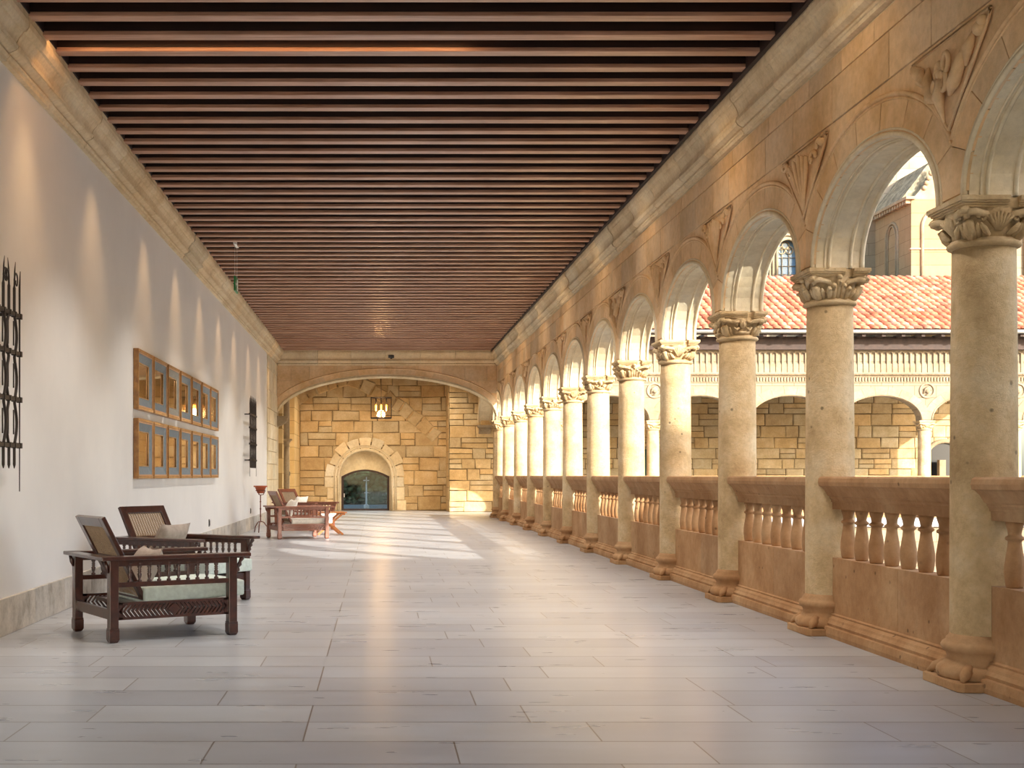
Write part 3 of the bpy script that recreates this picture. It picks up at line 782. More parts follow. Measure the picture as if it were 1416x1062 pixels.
# the door
d = empty('door_1', (DCX, YF+.3, 0)); tag(d, kind='structure')
m = MB(); yy = 0
fr = .075
def arcpts(w, s, r, n=14): return [(-w+2*w*i/n, s+r*(1-((-w+2*w*i/n)/w)**2)) for i in range(n+1)]
outer = [(-DW, 0)]+arcpts(DW, DS, DR)+[(DW, 0)]; inner = [(-DW+fr, .0)]+arcpts(DW-fr, DS-.05, DR-.01)+[(DW-fr, .0)]
for (a, b, c2, d2) in zip(outer, outer[1:], inner[1:], inner):
    vs = [(p[0], y_, p[1]) for y_ in (-.04, .04) for p in (a, b, c2, d2)]
    m.add(vs, [(0, 1, 2, 3), (4, 5, 6, 7), (0, 1, 5, 4), (3, 2, 6, 7)])
m.box((-DW+fr, -.03, 0), (DW-fr, .03, .06)); m.build('door_frame', 'bronze', d)
m = MB(); m.prism([(-DW+fr, .06)]+arcpts(DW-fr, DS-.05, DR-.01)+[(DW-fr, .06)], lambda u, v: (u, 0, v), lambda u, v: (u, .012, v)); m.build('door_pane', 'door_glass', d)
m = MB(); m.box((-DW+fr+.01, -.06, .45), (-DW+fr+.035, -.04, .58)); m.build('door_handle', 'white_metal', d)
# garden seen through the door
m = MB(); m.box((-9, YF+.6, -.3), (8, YF+30, -.06)); struct(m.build('floor_garden', 'ground_stone'))
m = MB(); m.box((-7, YF+5, -.06), (6, YF+9, -.04)); m.box((-7, YF+5, -.04), (6, YF+5.15, .08)); tag(m.build('garden_path', 'paving'), 'pale paved path seen through the arched glass door', 'path')
m = MB(); hr = random.Random(4)
for i in range(1500):
    m.blob((hr.uniform(-3.2, 2.6), YF+hr.uniform(11, 12), hr.uniform(0, 3.2)), (hr.uniform(.08, .2), .15, hr.uniform(.06, .16)), n=5, m=4, tint=(1, 1, 1, 1))
m.box((-6, YF+12, -.1), (5, YF+13, 3.6))
tag(m.build('hedge', 'hedge'), 'dark green hedge behind the arched glass door', 'hedge')
e = empty('garden_cross', (DCX, YF+4, -.06)); tag(e, 'slender pale cross on a post behind the glass door', 'cross')
m = MB(); m.lathe([(.10, 0), (.10, .15), (.03, .2), (.025, .95)], 10); m.build('post', 'white_metal', e)
m = MB(); m.box((-.02, -.02, .9), (.02, .02, 1.2)); m.box((-.11, -.02, 1.05), (.11, .02, 1.09)); m.box((-.08, -.02, .6), (.08, .02, .63)); m.build('cross_arms', 'white_metal', e)

# ------------------------------------------------------------------ left wall: framed pictures
def make_frame():
    W_, Hh, T = 1.0, .70, .06
    e = empty('framed_picture', (0, 0, 0))    # local: x outwards, y along wall, z up
    m = MB(); b = .035
    for (y0, y1, z0, z1) in ((0, W_, 0, b), (0, W_, Hh-b, Hh), (0, b, b, Hh-b), (W_-b, W_, b, Hh-b)): m.box((0, y0, z0), (T, y1, z1))
    m.build('frame', 'frame_gold', e, bevel=.004)
    m = MB(); b2 = .05
    for (y0, y1, z0, z1) in ((b, W_-b, b, b2), (b, W_-b, Hh-b2, Hh-b), (b, b2, b2, Hh-b2), (W_-b2, W_-b, b2, Hh-b2)): m.box((.0, y0, z0), (T-.006, y1, z1))
    m.build('frame_lip', 'frame_rose', e)
    m = MB(); b3 = .17
    O = [(b2, b2), (W_-b2, b2), (W_-b2, Hh-b2), (b2, Hh-b2)]; I = [(b3, b3-.02), (W_-b3, b3-.02), (W_-b3, Hh-b3+.02), (b3, Hh-b3+.02)]
    for i in range(4):
        j = (i+1) % 4; m.add([(T-.012, *O[i]), (T-.012, *O[j]), (.022, *I[j]), (.022, *I[i])], [(0, 1, 2, 3)])
    mt = m.build('mat', 'mat_blue', e)
    m = MB()
    for i in range(4):
        j = (i+1) % 4; m.tube([(.024, *I[i]), (.024, *I[j])], .007, 5)
    m.build('slip', 'slip', e)
    m = MB(); m.box((.004, b3-.03, b3-.05), (.016, W_-b3+.03, Hh-b3+.05)); m.build('glass_pane', 'pane_mirror', e)
    return e
f0 = make_frame(); first = True
fy = [14.92, 15.98, 17.07, 18.16, 19.27, 20.36, 21.42]
for row in (0, 1):
    for i, yv in enumerate(fy):
        o = f0 if first else copy_tree(f0); first = False
        o.location = (XL+.004, yv+.0, (1.96 if row == 0 else 1.16)+.0)
        if i == 2 and row == 0:
            for c_ in kids(o):
                if c_.name.startswith('mat'): c_.data = c_.data.copy(); c_.data.materials[0] = M['mat_grey']; c_['label'] = 'paler grey mat'
        tag(o, 'gold-framed picture with %s border, %s from the left in the %s row' % ('pale grey' if (i, row) == (2, 0) else 'blue-grey', nth(i), 'upper' if row == 0 else 'lower'), 'picture', 'framed pictures on the plaster wall')

# ------------------------------------------------------------------ wrought iron grilles
def make_grille():
    e = empty('iron_grille', (0, 0, 0))   # local y along wall 0..1.45, x outwards, z from 0
    for i, z in enumerate((.12, .46, .80, 1.08)):
        m = MB(); m.box((-.012, 0, z-.014), (.012, 1.45, z+.014))
        for q in range(11): m.box((-.018, .02+q*.14-.017, z-.02), (.018, .02+q*.14+.017, z+.02))
        m.build('rail', 'iron', e)
    for q in range(11):
        yv = .02+q*.14; m = MB()
        if q in (0, 10): m.tube([(0, yv, -.22), (0, yv, 1.30), (0, yv+.02, 1.42)], [.004, .008, .003], 6)
        else:
            pts = []
            n_ = 48
            for i in range(n_+1):
                z = -.05+1.35*i/n_; amp = .064*abs(sin((z-.12)*pi/.32)) if .12 < z < 1.08 else 0
                pts.append((0, yv+amp*(1 if q % 2 else -1), z))
            m.tube(pts, [.003]+[.011]*(n_-1)+[.004], 6)
            for zc in (.29, .63, .94): m.tube([(0, yv-.02, zc-.09), (0, yv-.02, zc+.09)], .006, 5)
        m.build('bar', 'iron', e)
        if 0 < q < 10:
            m = MB(); sg = 1 if q % 2 else -1
            pts = [(0, yv+sg*(.055-.055*(1-j/20)*cos(j*.42)), 1.33+.055*(1-j/20)*sin(j*.42)*1.3) for j in range(17)]
            m.tube(pts, [.007-.0002*j for j in range(17)], 5); m.tube([(0, yv, 1.28), (0, yv+sg*.01, 1.40), (0, yv+sg*.03, 1.47)], [.008, .006, .002], 5)
            m.build('scroll', 'iron', e)
    m = MB()
    for z in (.12, 1.08):
        for yv in (.16, 1.28): m.box((-.125, yv-.012, z-.012), (0, yv+.012, z+.012))
    m.build('wall_bracket', 'iron', e)
    return e
g0 = make_grille(); g0.location = (-2.67, 8.27, 1.30); tag(g0, 'dark wrought iron grille with lattice bars cut off at the left edge', 'grille', 'iron grilles on the plaster wall')
g1 = copy_tree(g0); g1.location = (-2.67, 27.05, 1.40); tag(g1, 'small-looking distant wrought iron grille near the far end of the plaster wall', 'grille', 'iron grilles on the plaster wall')

# sockets
def socket(loc, label, cat='socket', rz=0):
    e = empty('wall_socket', loc, rz); tag(e, label, cat)
    m = MB(); m.box((0, -.045, -.06), (.012, .045, .06)); m.build('plate', 'grey_socket', e, bevel=.003)
    m = MB(); m.box((.012, -.028, -.04), (.018, .028, .04)); m.build('insert', 'black_plastic', e)
socket((XL, 21.6, .41), 'small grey socket on the plaster wall below the framed pictures', rz=0)
socket((XL, 28.6, .42), 'small grey socket on the plaster wall beside the iron plant stand')
socket((XL+.21, 38.2, 1.25), 'small dark box on the slim shaft beyond the wide arch', 'control box')
e = empty('smoke_sensor', ((541-523)*35.7/FPX, YA-.10, 4.46)); tag(e, 'tiny dark sensor on the cornice above the wide arch', 'sensor')
m = MB(); m.box((-.08, -.05, -.04), (.08, .02, .04)); m.build('housing', 'grey_socket', e, bevel=.01)
m = MB(); m.lathe([(.03, -.06), (.03, -.04)], 12); m.build('lens', 'black_plastic', e)

# exit sign
e = empty('exit_sign', (-2.12, 19.4, 4.04)); tag(e, 'green and white emergency exit sign hanging on two wires from the ceiling', 'exit sign')
m = MB(); m.box((-.012, -.19, -.11), (.012, .19, .11)); m.build('panel', 'sign_green', e, bevel=.003)
m = MB()
for sx in (-1, 1):
    x = sx*.0125; X0, X1 = sorted((x, x+sx*.002))
    for a, b in (((.02, -.085), (.14, .085)),): m.box((X0, a[0], a[1]), (X1, b[0], b[1]))
    m.box((X0, -.13, -.012), (X1, -.02, .012)); m.prism([(-.17, 0), (-.12, .045), (-.12, -.045)], lambda u, v: (X0, u, v), lambda u, v: (X1, u, v))
m.build('pictogram', 'sign_white', e)
for yv in (-.15, .15):
    m = MB(); m.tube([(0, yv, .11), (0, yv, .60)], .003, 5); m.build('wire', 'white_metal', e)
m = MB(); m.box((-.02, -.19, .58), (.02, .19, .62)); m.build('ceiling_bracket', 'sign_white', e)

# ------------------------------------------------------------------ lantern
e = empty('pendant_lantern', (.09, 40, 3.27)); tag(e, 'square glass pendant lantern with glowing bulbs hanging beyond the wide arch', 'pendant lamp')
m = MB(); s = .31; hgt = .62
for z in (-hgt/2, hgt/2):
    for a, b in (((-s, -s), (s, -s)), ((s, -s), (s, s)), ((s, s), (-s, s)), ((-s, s), (-s, -s))): m.tube([(*a, z), (*b, z)], .012, 4)
    for sg in (-1, 1): m.tube([(-s*sg, -s, z), (s*sg, s, z)], .01, 4)
for sx in (-s, s):
    for sy in (-s, s): m.tube([(sx, sy, -hgt/2), (sx, sy, hgt/2)], .010, 4)
m.build('frame', 'iron', e)
m = MB(); m.tube([(0, 0, hgt/2), (0, 0, 1.39)], .008, 5); m.tube([(0, 0, -hgt/2), (0, 0, hgt/2)], .014, 6); m.build('rod', 'iron', e)
m = MB()
for a, b in (((-s, -s), (s, -s)), ((s, -s), (s, s)), ((s, s), (-s, s)), ((-s, s), (-s, -s))):
    x0, x1 = sorted((a[0], b[0])); y0, y1 = sorted((a[1], b[1])); m.box((x0-.003, y0-.003, -hgt/2+.02), (x1+.003, y1+.003, hgt/2-.02))
m.build('glass_panes', 'lantern_glass', e)
for bx, by in ((-.16, 0), (.16, 0), (0, -.16), (0, .16)):
    m = MB(); m.tube([(bx, by, hgt/2-.01), (bx, by, .12)], .02, 8); hold = m.build('bulb_holder', 'iron', e)
    m = MB(); m.lathe([(.01, -.09), (.02, -.07), (.022, .07), (.012, .10)], 10, c=(bx, by)); m.build('bulb', 'filament', hold)
L = bpy.data.lights.new('lantern_light', 'POINT'); L.energy = 40; L.color = (1, .62, .28); L.shadow_soft_size = .15
lo = bpy.data.objects.new('lantern_light', L); C.objects.link(lo); lo.location = (.09, 40, 3.1)

# ------------------------------------------------------------------ ceiling spots washing the plaster wall
def spotlamp():
    e = empty('ceiling_spotlight', (0, 0, 0))
    m = MB(); m.lathe([(.035, 0), (.035, .12), (.02, .14)], 14); m.build('housing', 'black_plastic', e)
    m = MB(); m.lathe([(.03, -.002), (.03, .0)], 14); m.build('lens', 'lamp_face', e)
    return e
sp0 = spotlamp(); y0 = 9.42-.123
for i in range(12):
    want = 7.8+2.5*i if i < 11 else 35
    if want > 34.5: continue
    k = round((want-y0-.123)/BS); yv = y0+k*BS+.123+.14
    o = sp0 if i == 0 else copy_tree(sp0); o.location = (-2.3, yv, 4.70)
    tag(o, 'small black spotlight between the ceiling beams over the plaster wall, %s from the near end' % nth(i), 'spotlight', 'ceiling spotlights')
    L = bpy.data.lights.new('spot_light', 'SPOT'); L.energy = 34; L.color = (1, .60, .28); L.spot_size = radians(60); L.spot_blend = 1; L.shadow_soft_size = .06
    lo = bpy.data.objects.new('spot_light', L); C.objects.link(lo); lo.location = (-2.3, yv, 4.685)
    lo.rotation_euler = Vector((-.17, 0, -1)).to_track_quat('-Z', 'Y').to_euler()

# one warm linear lamp hidden between two beams, and added fill downlights in the gaps
yv = y0 + 2*BS + .123
e = empty('linear_ceiling_lamp', (0, yv+.05, 4.70)); tag(e, 'slim warm linear lamp tucked between two ceiling beams near the top edge of the photo', 'ceiling lamp')
m = MB(); m.box((-2.5, -.03, .012), (.78, .03, .055)); m.build('housing', 'black_plastic', e)
m = MB(); m.box((-2.48, -.02, 0), (.76, .02, .012)); m.build('diffuser', 'lamp_face', e)
L = bpy.data.lights.new('linear_light', 'AREA'); L.shape = 'RECTANGLE'; L.size = 3.2; L.size_y = .03; L.energy = 9; L.color = (1, .50, .18)
lo = bpy.data.objects.new('linear_light', L); C.objects.link(lo); lo.location = (-.86, yv+.05, 4.695)
for q in range(9):  # unseen downlights added to lift the gallery's brightness
    yv = y0 + (-3 + q*8)*BS + .123 + .14
    for lx in (-.9, 1.7):
        o = copy_tree(sp0); o.location = (lx, yv, 4.715)
        tag(o, 'added unseen fill downlight between the ceiling beams, %s side, %s row from the near end' % ('left' if lx < 0 else 'right', nth(q)), 'spotlight', 'added fill downlights')
        L = bpy.data.lights.new('fill_down_light', 'SPOT'); L.energy = 180; L.color = (1, .92, .84); L.spot_size = radians(100); L.spot_blend = .5; L.shadow_soft_size = .03
        lo = bpy.data.objects.new('fill_down_light', L); C.objects.link(lo); lo.location = (lx, yv, 4.705)
for i in range(8):  # unseen spots added to brighten the upper arcade wall
    k = round((8.6+3.4*i-y0-.123)/BS); yv = y0+k*BS+.123+.14
    o = copy_tree(sp0); o.location = (2.45, yv, 4.70)
    tag(o, 'added unseen fill spotlight between the ceiling beams beside the arcade wall, %s from the near end' % nth(i), 'spotlight', 'added arcade fill spotlights')
    L = bpy.data.lights.new('arcade_fill_light', 'SPOT'); L.energy = 15; L.color = (1, .74, .48); L.spot_size = radians(120); L.spot_blend = 1; L.shadow_soft_size = .06
    lo = bpy.data.objects.new('arcade_fill_light', L); C.objects.link(lo); lo.location = (2.45, yv, 4.68)
    lo.rotation_euler = Vector((.5, 0, -1)).to_track_quat('-Z', 'Y').to_euler()
for q, (lx, ly) in enumerate(((-1.4, 38.2), (1.6, 38.2), (-1.4, 41.6), (1.6, 41.2))):  # unseen spots added to brighten the corner room and far wall
    o = copy_tree(sp0); o.location = (lx, ly, 4.52); tag(o, 'added unseen fill spotlight beyond the wide arch, %s side, %s row' % ('left' if lx < 0 else 'right', 'nearer' if q < 2 else 'farther'), 'spotlight', 'added fill spotlights beyond the wide arch')
    L = bpy.data.lights.new('room_fill_light', 'SPOT'); L.energy = 150; L.color = (1, .80, .58); L.spot_size = radians(120); L.spot_blend = .8; L.shadow_soft_size = .1
    lo = bpy.data.objects.new('room_fill_light', L); C.objects.link(lo); lo.location = (lx, ly, 4.50); lo.rotation_euler = Vector((0, .45, -1)).to_track_quat('-Z', 'Y').to_euler()

# ------------------------------------------------------------------ armchairs
def make_chair(wm, cush, plain_pil=True):
    e = empty('wooden_armchair', (0, 0, 0))
    HL, HW, lg = .495-.033, .4465-.033, .033
    for sx in (-1, 1):
        for sy in (-1, 1):
            x, y = sx*HL, sy*HW; m = MB()
            m.box((x-lg, y-lg, .10), (x+lg, y+lg, .59))
            m.prism([(x-lg-.004, y-lg-.004), (x+lg+.004, y-lg-.004), (x+lg+.004, y+lg+.004), (x-lg-.004, y+lg+.004)], lambda u, v: (u, v, .092), lambda u, v: (u, v, .103))
            for z0, z1, w0, w1 in ((.02, .092, .038, .038), (0, .02, .026, .038)):
                vs = [(x+a*w0, y+b*w0, z0) for a, b in ((-1, -1), (1, -1), (1, 1), (-1, 1))]+[(x+a*w1, y+b*w1, z1) for a, b in ((-1, -1), (1, -1), (1, 1), (-1, 1))]
                m.add(vs, [(0, 3, 2, 1), (4, 5, 6, 7), (0, 1, 5, 4), (1, 2, 6, 5), (2, 3, 7, 6), (3, 0, 4, 7)])
            m.build('leg', wm, e, bevel=.004)
    for sy in (-1, 1):
        y = sy*HW
        m = MB(); m.box((-.56, y-.055, .59), (.60, y+.055, .618)); m.build('armrest', wm, e, bevel=.006)
        m = MB(); m.box((-HL, y-.014, .545), (HL, y+.014, .592))
        ns = 10; sp = (2*HL-.10)/(ns+1)
        m.box((-HL, y-.018, .395), (HL, y+.018, .43)); m.build('arm_rail', wm, e, bevel=.003)
        for i in range(ns):
            x = -HL+.05+sp*(i+1); m = MB()
            m.lathe([(.016, .428), (.018, .44), (.008, .448), (.014, .465), (.018, .485), (.010, .497), (.017, .503), (.010, .510), (.017, .517), (.010, .524), (.018, .538), (.012, .556), (.022, .566)], 8, c=(x, y))
            m.build('spindle', wm, e)
        # carved side rail with chevron slots
        m = MB(); th = .014
        m.box((-HL, y-th, .16), (HL, y+th, .178)); m.box((-HL, y-th, .267), (HL, y+th, .285)); m.box((-HL, y-th, .16), (-HL+.07, y+th, .285)); m.box((HL-.07, y-th, .16), (HL, y+th, .285))
        zc = .2225; nch = 12
        for hs_ in (-1, 1):
            for i in range(nch):
                x = hs_*(.022+i*.032)
                for up in (-1, 1):
                    x1 = x+hs_*(-.035); poly = [(x, zc), (x+.013*hs_, zc), (x+hs_*.013-hs_*.035, zc+up*.045), (x-hs_*.035, zc+up*.045)]
                    if abs(x) < .06: pass
                    # points spread outwards from the centre diamond
                    poly = [(x+hs_*.03, zc), (x+hs_*.048, zc), (x+hs_*.013, zc+up*.045), (x-hs_*.005, zc+up*.045)]
                    m.prism(poly, lambda u, v: (u, y-th, v), lambda u, v: (u, y+th, v))
        m.prism([(-.05, zc), (0, zc+.045), (.05, zc), (0, zc-.045)], lambda u, v: (u, y-th-.002, v), lambda u, v: (u, y+th+.002, v))
        m.build('carved_rail', wm, e)
        for sx in (-1, 1):
            m = MB(); x = sx*(HL+.03)
            m.tube([(x+sx*.005, y, .47), (x+sx*.02, y, .49), (x+sx*.022, y, .51), (x+sx*.035, y, .53), (x+sx*.04, y, .55), (x+sx*.055, y, .575), (x+sx*.06, y, .59)] if sx > 0 else [(x-.005, y, .50), (x-.015, y, .54), (x-.03, y, .585)], [.012, .02, .012, .02, .012, .02, .014] if sx > 0 else [.008, .018, .012], 8)
            m.build('arm_bracket', wm, e)
    m = MB(); m.box((-HL-.014, -HW, .16), (-HL+.014, HW, .235)); m.build('rear_rail', wm, e, bevel=.003)
    m = MB(); m.box((HL-.014, -HW, .16), (HL+.014, HW, .26)); m.build('front_rail', wm, e, bevel=.003)
    m = MB(); m.box((-.56, -HW, .59), (-.46, HW, .615)); m.build('rear_armboard', wm, e, bevel=.005)
    m = MB(); m.box((-.32, -HW, .235), (HL, HW, .262)); m.build('seat_frame', wm, e)
    # reclined back
    A = Vector((-.17, 0, .26)); B = Vector((-.50, 0, .895)); ax = (B-A); Lb = ax.length
    Mt = Matrix.Translation(A) @ Matrix(((0, ax.x/Lb, ax.z/Lb), (1, 0, 0), (0, ax.z/Lb, -ax.x/Lb))).to_4x4()
    hw = .315; fw = .075; m = MB()
    for a, b in (((-hw, 0), (-hw+fw, Lb)), ((hw-fw, 0), (hw, Lb)), ((-hw+fw, Lb-fw), (hw-fw, Lb)), ((-hw+fw, 0), (hw-fw, .05)), ((-hw+fw, Lb*.48), (hw-fw, Lb*.48+.05))):
        m.box((a[0], a[1], -.016), (b[0], b[1], .016), mat=Mt)
    bk = m.build('back_frame', wm, e, bevel=.004)
    m = MB()
    nr = 40
    for i in range(nr):
        t = .05+(Lb-fw-.05)*(i+.5)/nr
        m.box((-hw+fw, t-.0036, -.003), (hw-fw, t+.0036, .003), mat=Mt)
    for i in range(14):
        u = -hw+fw+(2*hw-2*fw)*(i+.5)/14; m.box((u-.006, .05, -.005), (u+.006, Lb-fw, .005), mat=Mt)
    m.build('cane_panel', 'cane', bk)
    # cushion
    m = MB(); nx, ny = 12, 8; x0, x1, y1 = -.2, .60, .345
    g = []
    for s_ in (1, -1):
        for i in range(nx+1):
            for j in range(ny+1):
                u, v = -1+2*i/nx, -1+2*j/ny; x = x0+(x1-x0)*(u+1)/2; pf = (1-abs(u)**6)*(1-abs(v)**6)
                z = .30+.03*(u+1)/2+(.115 if s_ > 0 else 0)*1+(.018*pf if s_ > 0 else 0); g.append((x, v*y1, z))
    N = (nx+1)*(ny+1); fs = []
    for i in range(nx):
        for j in range(ny):
            a = i*(ny+1)+j; fs.append((a, a+1, a+ny+2, a+ny+1)); fs.append((N+a, N+a+ny+1, N+a+ny+2, N+a+1))
    rim = [i*(ny+1) for i in range(nx+1)]+[nx*(ny+1)+j for j in range(1, ny+1)]+[i*(ny+1)+ny for i in range(nx-1, -1, -1)]+[j for j in range(ny-1, 0, -1)]
    for a, b in zip(rim, rim[1:]+rim[:1]): fs.append((a, b, N+b, N+a))
    m.add([(x, y, z-.04) for x, y, z in g], fs, False); o = m.build('seat_cushion', cush, e, bevel=.012)
    return e
def pillow(loc, rot, label, w=.21, matn='pillow_grey'):
    m = MB(); n_ = 12; vs = []; fs = []
    for s_ in (1, -1):
        for i in range(n_+1):
            for j in range(n_+1):
                u, v = -1+2*i/n_, -1+2*j/n_
                k = 1-.10*(1-u*u)*abs(v)**2; l_ = 1-.10*(1-v*v)*abs(u)**2
                vs.append((u*w*l_, v*w*k, s_*.075*((1-u**4)*(1-v**4))**.6))
    N = (n_+1)**2
    for i in range(n_):
        for j in range(n_):
            a = i*(n_+1)+j; fs.append((a, a+1, a+n_+2, a+n_+1)); fs.append((N+a, N+a+n_+1, N+a+n_+2, N+a+1))
    m.add(vs, fs, True); o = m.build('throw_pillow', matn); o.location = loc; o.rotation_euler = rot
    return tag(o, label, 'pillow')
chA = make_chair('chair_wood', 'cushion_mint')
cA = ((-1.711, 9.918), radians(30.3)); cB = ((-1.893, 12.46), radians(-31.9)); cC = ((-1.548, 24.93), radians(19.1)); cD = ((-1.613, 28.59), radians(-31.9))
chA.location = (*cA[0], 0); chA.rotation_euler = (0, 0, cA[1]); tag(chA, 'dark wooden armchair with cane back nearest the camera, back turned to the camera', 'armchair', 'wooden armchairs')
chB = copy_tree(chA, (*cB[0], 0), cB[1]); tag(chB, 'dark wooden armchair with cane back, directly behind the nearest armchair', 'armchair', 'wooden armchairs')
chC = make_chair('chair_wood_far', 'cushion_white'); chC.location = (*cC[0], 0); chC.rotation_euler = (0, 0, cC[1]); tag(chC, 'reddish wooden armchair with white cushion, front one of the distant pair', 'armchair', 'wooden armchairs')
chD = copy_tree(chC, (*cD[0], 0), cD[1]); tag(chD, 'reddish wooden armchair, rear one of the distant pair behind the folding table', 'armchair', 'wooden armchairs')
def onchair(c, x, y, z): a = c[1]; return (c[0][0]+x*cos(a)-y*sin(a), c[0][1]+x*sin(a)+y*cos(a), z)
for c, lab, mt in ((cA, 'pale grey pillow leaning on the back of the nearest armchair', 'pillow_grey'), (cB, 'beige pillow on the armchair behind the nearest one', 'pillow_grey'), (cC, 'white pillow on the front armchair of the distant pair', 'cushion_white'), (cD, 'white pillow on the rear armchair of the distant pair', 'cushion_white')):
    z_ = .47 if c is cA else .555; hi = .0
    pillow(onchair(c, -.10 if c is cA else -.15, 0, z_), (0, radians(-62), c[1]), lab, matn=mt)

# folding table
e = empty('folding_table', (-1.0, 26.35, 0), radians(12)); tag(e, 'low orange wooden folding table between the two distant armchairs', 'table')
m = MB()
for i in range(5): m.box((-.33, -.25+.1*i, .44), (.33, -.155+.1*i, .462))
m.build('tabletop', 'table_wood', e, bevel=.004)
for sy in (-.2, .2):
    for sx in (-1, 1):
        m = MB(); mt = Matrix.Translation((0, sy+.02*sx, .22)) @ Matrix.Rotation(sx*radians(50), 4, 'Y'); m.box((-.02, -.012, -.33), (.02, .012, .33), mat=mt); m.build('leg', 'table_wood', e)
m = MB(); m.box((-.30, -.2, .40), (-.26, .2, .44)); m.box((.26, -.2, .40), (.30, .2, .44)); m.build('batten', 'table_wood', e)

# plant stand
e = empty('iron_plant_stand', (-2.46, 27.2, 0)); tag(e, 'tall rusty iron stand with curved feet beside the distant grille', 'plant stand')
m = MB(); m.tube([(0, 0, .22), (0, 0, .80)], .012, 8)
for z in (.35, .5, .65): m.blob((0, 0, z), (.02, .02, .015))
m.build('stem', 'rust_iron', e)
for i in range(3):
    a = i*2*pi/3+.4; m = MB(); m.tube([(0, 0, .24), (.07*cos(a), .07*sin(a), .22), (.14*cos(a), .14*sin(a), .13), (.17*cos(a), .17*sin(a), .01)], .011, 6); m.build('foot', 'rust_iron', e)
m = MB(); m.tube([(.10*cos(t), .10*sin(t), .88) for t in [i*pi/8 for i in range(16)]], .008, 5, closed=True)
for i in range(3):
    a = i*2*pi/3; m.tube([(0, 0, .79), (.06*cos(a), .06*sin(a), .80), (.10*cos(a), .10*sin(a), .88)], .008, 5)
m.build('cradle', 'rust_iron', e)
m = MB(); m.lathe([(.065, .825), (.115, .95), (.12, .955), (.145, .955), (.145, .985), (.12, .985), (.10, .94), (.06, .84)], 20)
o = m.build('flower_pot', 'terracotta'); o.location = (-2.46, 27.2, 0); tag(o, 'small terracotta flower pot held on top of the iron stand', 'flower pot')

# ------------------------------------------------------------------ opposite wing
oc = [XC+.05, 5.25, 7.82, 10.39, 12.97, 15.54, 18.11, 20.68]
PO = lambda u, v, d: (u, YO-.18-d, v)
m = MB(); arch_body(m, PO, [(a, b) for a, b in zip(oc, oc[1:])], 4.95, 0, -.36, half=.17, ratio=.60); struct(m.build('wall_opposite', 'facade_ashlar'))
m = MB()
for a0, a1 in zip(oc, oc[1:]):
    c = (a0+a1)/2; a = (a1-a0)/2-.17; b = a*.6
    ring(m, PO, c, ZS+.03, a, b, .26, 11, h=.015, gap=.003, umin=a0, umax=a1)
    m.tube([PO(c-(a+.03)*cos(pi*i/24), ZS+.03+(b+.03)*sin(pi*i/24), .02) for i in range(25)], .02, 5)
# ledges and dentils
z0 = 4.02
for (za, zb, d) in ((4.06, 4.11, .10), (4.03, 4.06, .06), (3.98, 4.0, .03), (3.83, 3.85, .03), (4.72, 4.76, .05)): m.box((oc[0]-.1, YO-.18-d, za), (21, YO-.1, zb))
x = oc[0]
while x < 20.8: m.box((x, YO-.18-.035, 3.86), (x+.045, YO-.1, 3.97)); x += .085
struct(m.build('trim_8', 'pale_ashlar'))
m = MB(); x = oc[0]
while x < 20.8:   # fluted frieze: little arched niches between ribs
    m.box((x, YO-.18-.05, 4.11), (x+.045, YO-.1, 4.70)); m.box((x+.045, YO-.18-.028, 4.11), (x+.165, YO-.1, 4.36))
    m.add([(x+.105+.06*cos(pi*i/6), YO-.23, 4.62+.055*sin(pi*i/6)) for i in range(7)]+[(x+.165, YO-.23, 4.72), (x+.045, YO-.23, 4.72)], [(0, 1, 2, 3, 4, 5, 6, 8, 7)] if False else [(0, 1, 2, 3, 7), (3, 4, 5, 6, 8), (3, 8, 7)])
    x += .165
struct(m.build('trim_9', 'pale_ashlar'))
orig = make_column(seed=1)
# slimmer pale columns for the sunlit wing
for i, u in enumerate(oc):
    o = orig if i == 0 else copy_tree(orig); o.location = (u, YO, 0); o.rotation_euler = (0, 0, pi/2)
    tag(o, 'pale sunlit column of the opposite cloister arcade, %s from its left end' % nth(i) if i else 'corner column where the opposite arcade meets the right arcade', 'column', 'columns of the opposite arcade')
PQ = lambda u, z, d: (u, YO-d, z)
for i, (a, b) in enumerate(zip(oc, oc[1:])):
    balustrade(a, b, 'sunlit stone balustrade of the opposite arcade, %s bay from its left end' % nth(i), PQ, group='balustrades of the opposite arcade')
# roundels
def roundel():
    e = empty('stone_roundel', (0, 0, 0)); m = MB()
    m.tube([(.20*cos(i*pi/10), 0, .20*sin(i*pi/10)) for i in range(20)], .028, 7, closed=True); m.build('rim', 'pale_ashlar', e)
    m = MB(); m.blob((.02, -.01, .02), (.09, .06, .10)); m.tube([(-.10, 0, -.08), (-.05, -.03, .05), (.06, -.04, .10), (.12, -.01, 0)], [.02, .035, .03, .015], 6); m.tube([(-.03, -.02, -.12), (.05, -.03, -.09), (.10, 0, -.02)], .02, 6); m.build('carved_head', 'pale_ashlar', e)
    return e
r0 = roundel()
for i, u in enumerate(oc[1:-1]):
    o = r0 if i == 0 else copy_tree(r0); o.location = (u, YO-.19, 3.60); tag(o, 'carved round stone medallion above the %s column of the opposite arcade' % nth(i+1), 'medallion', 'medallions of the opposite arcade')
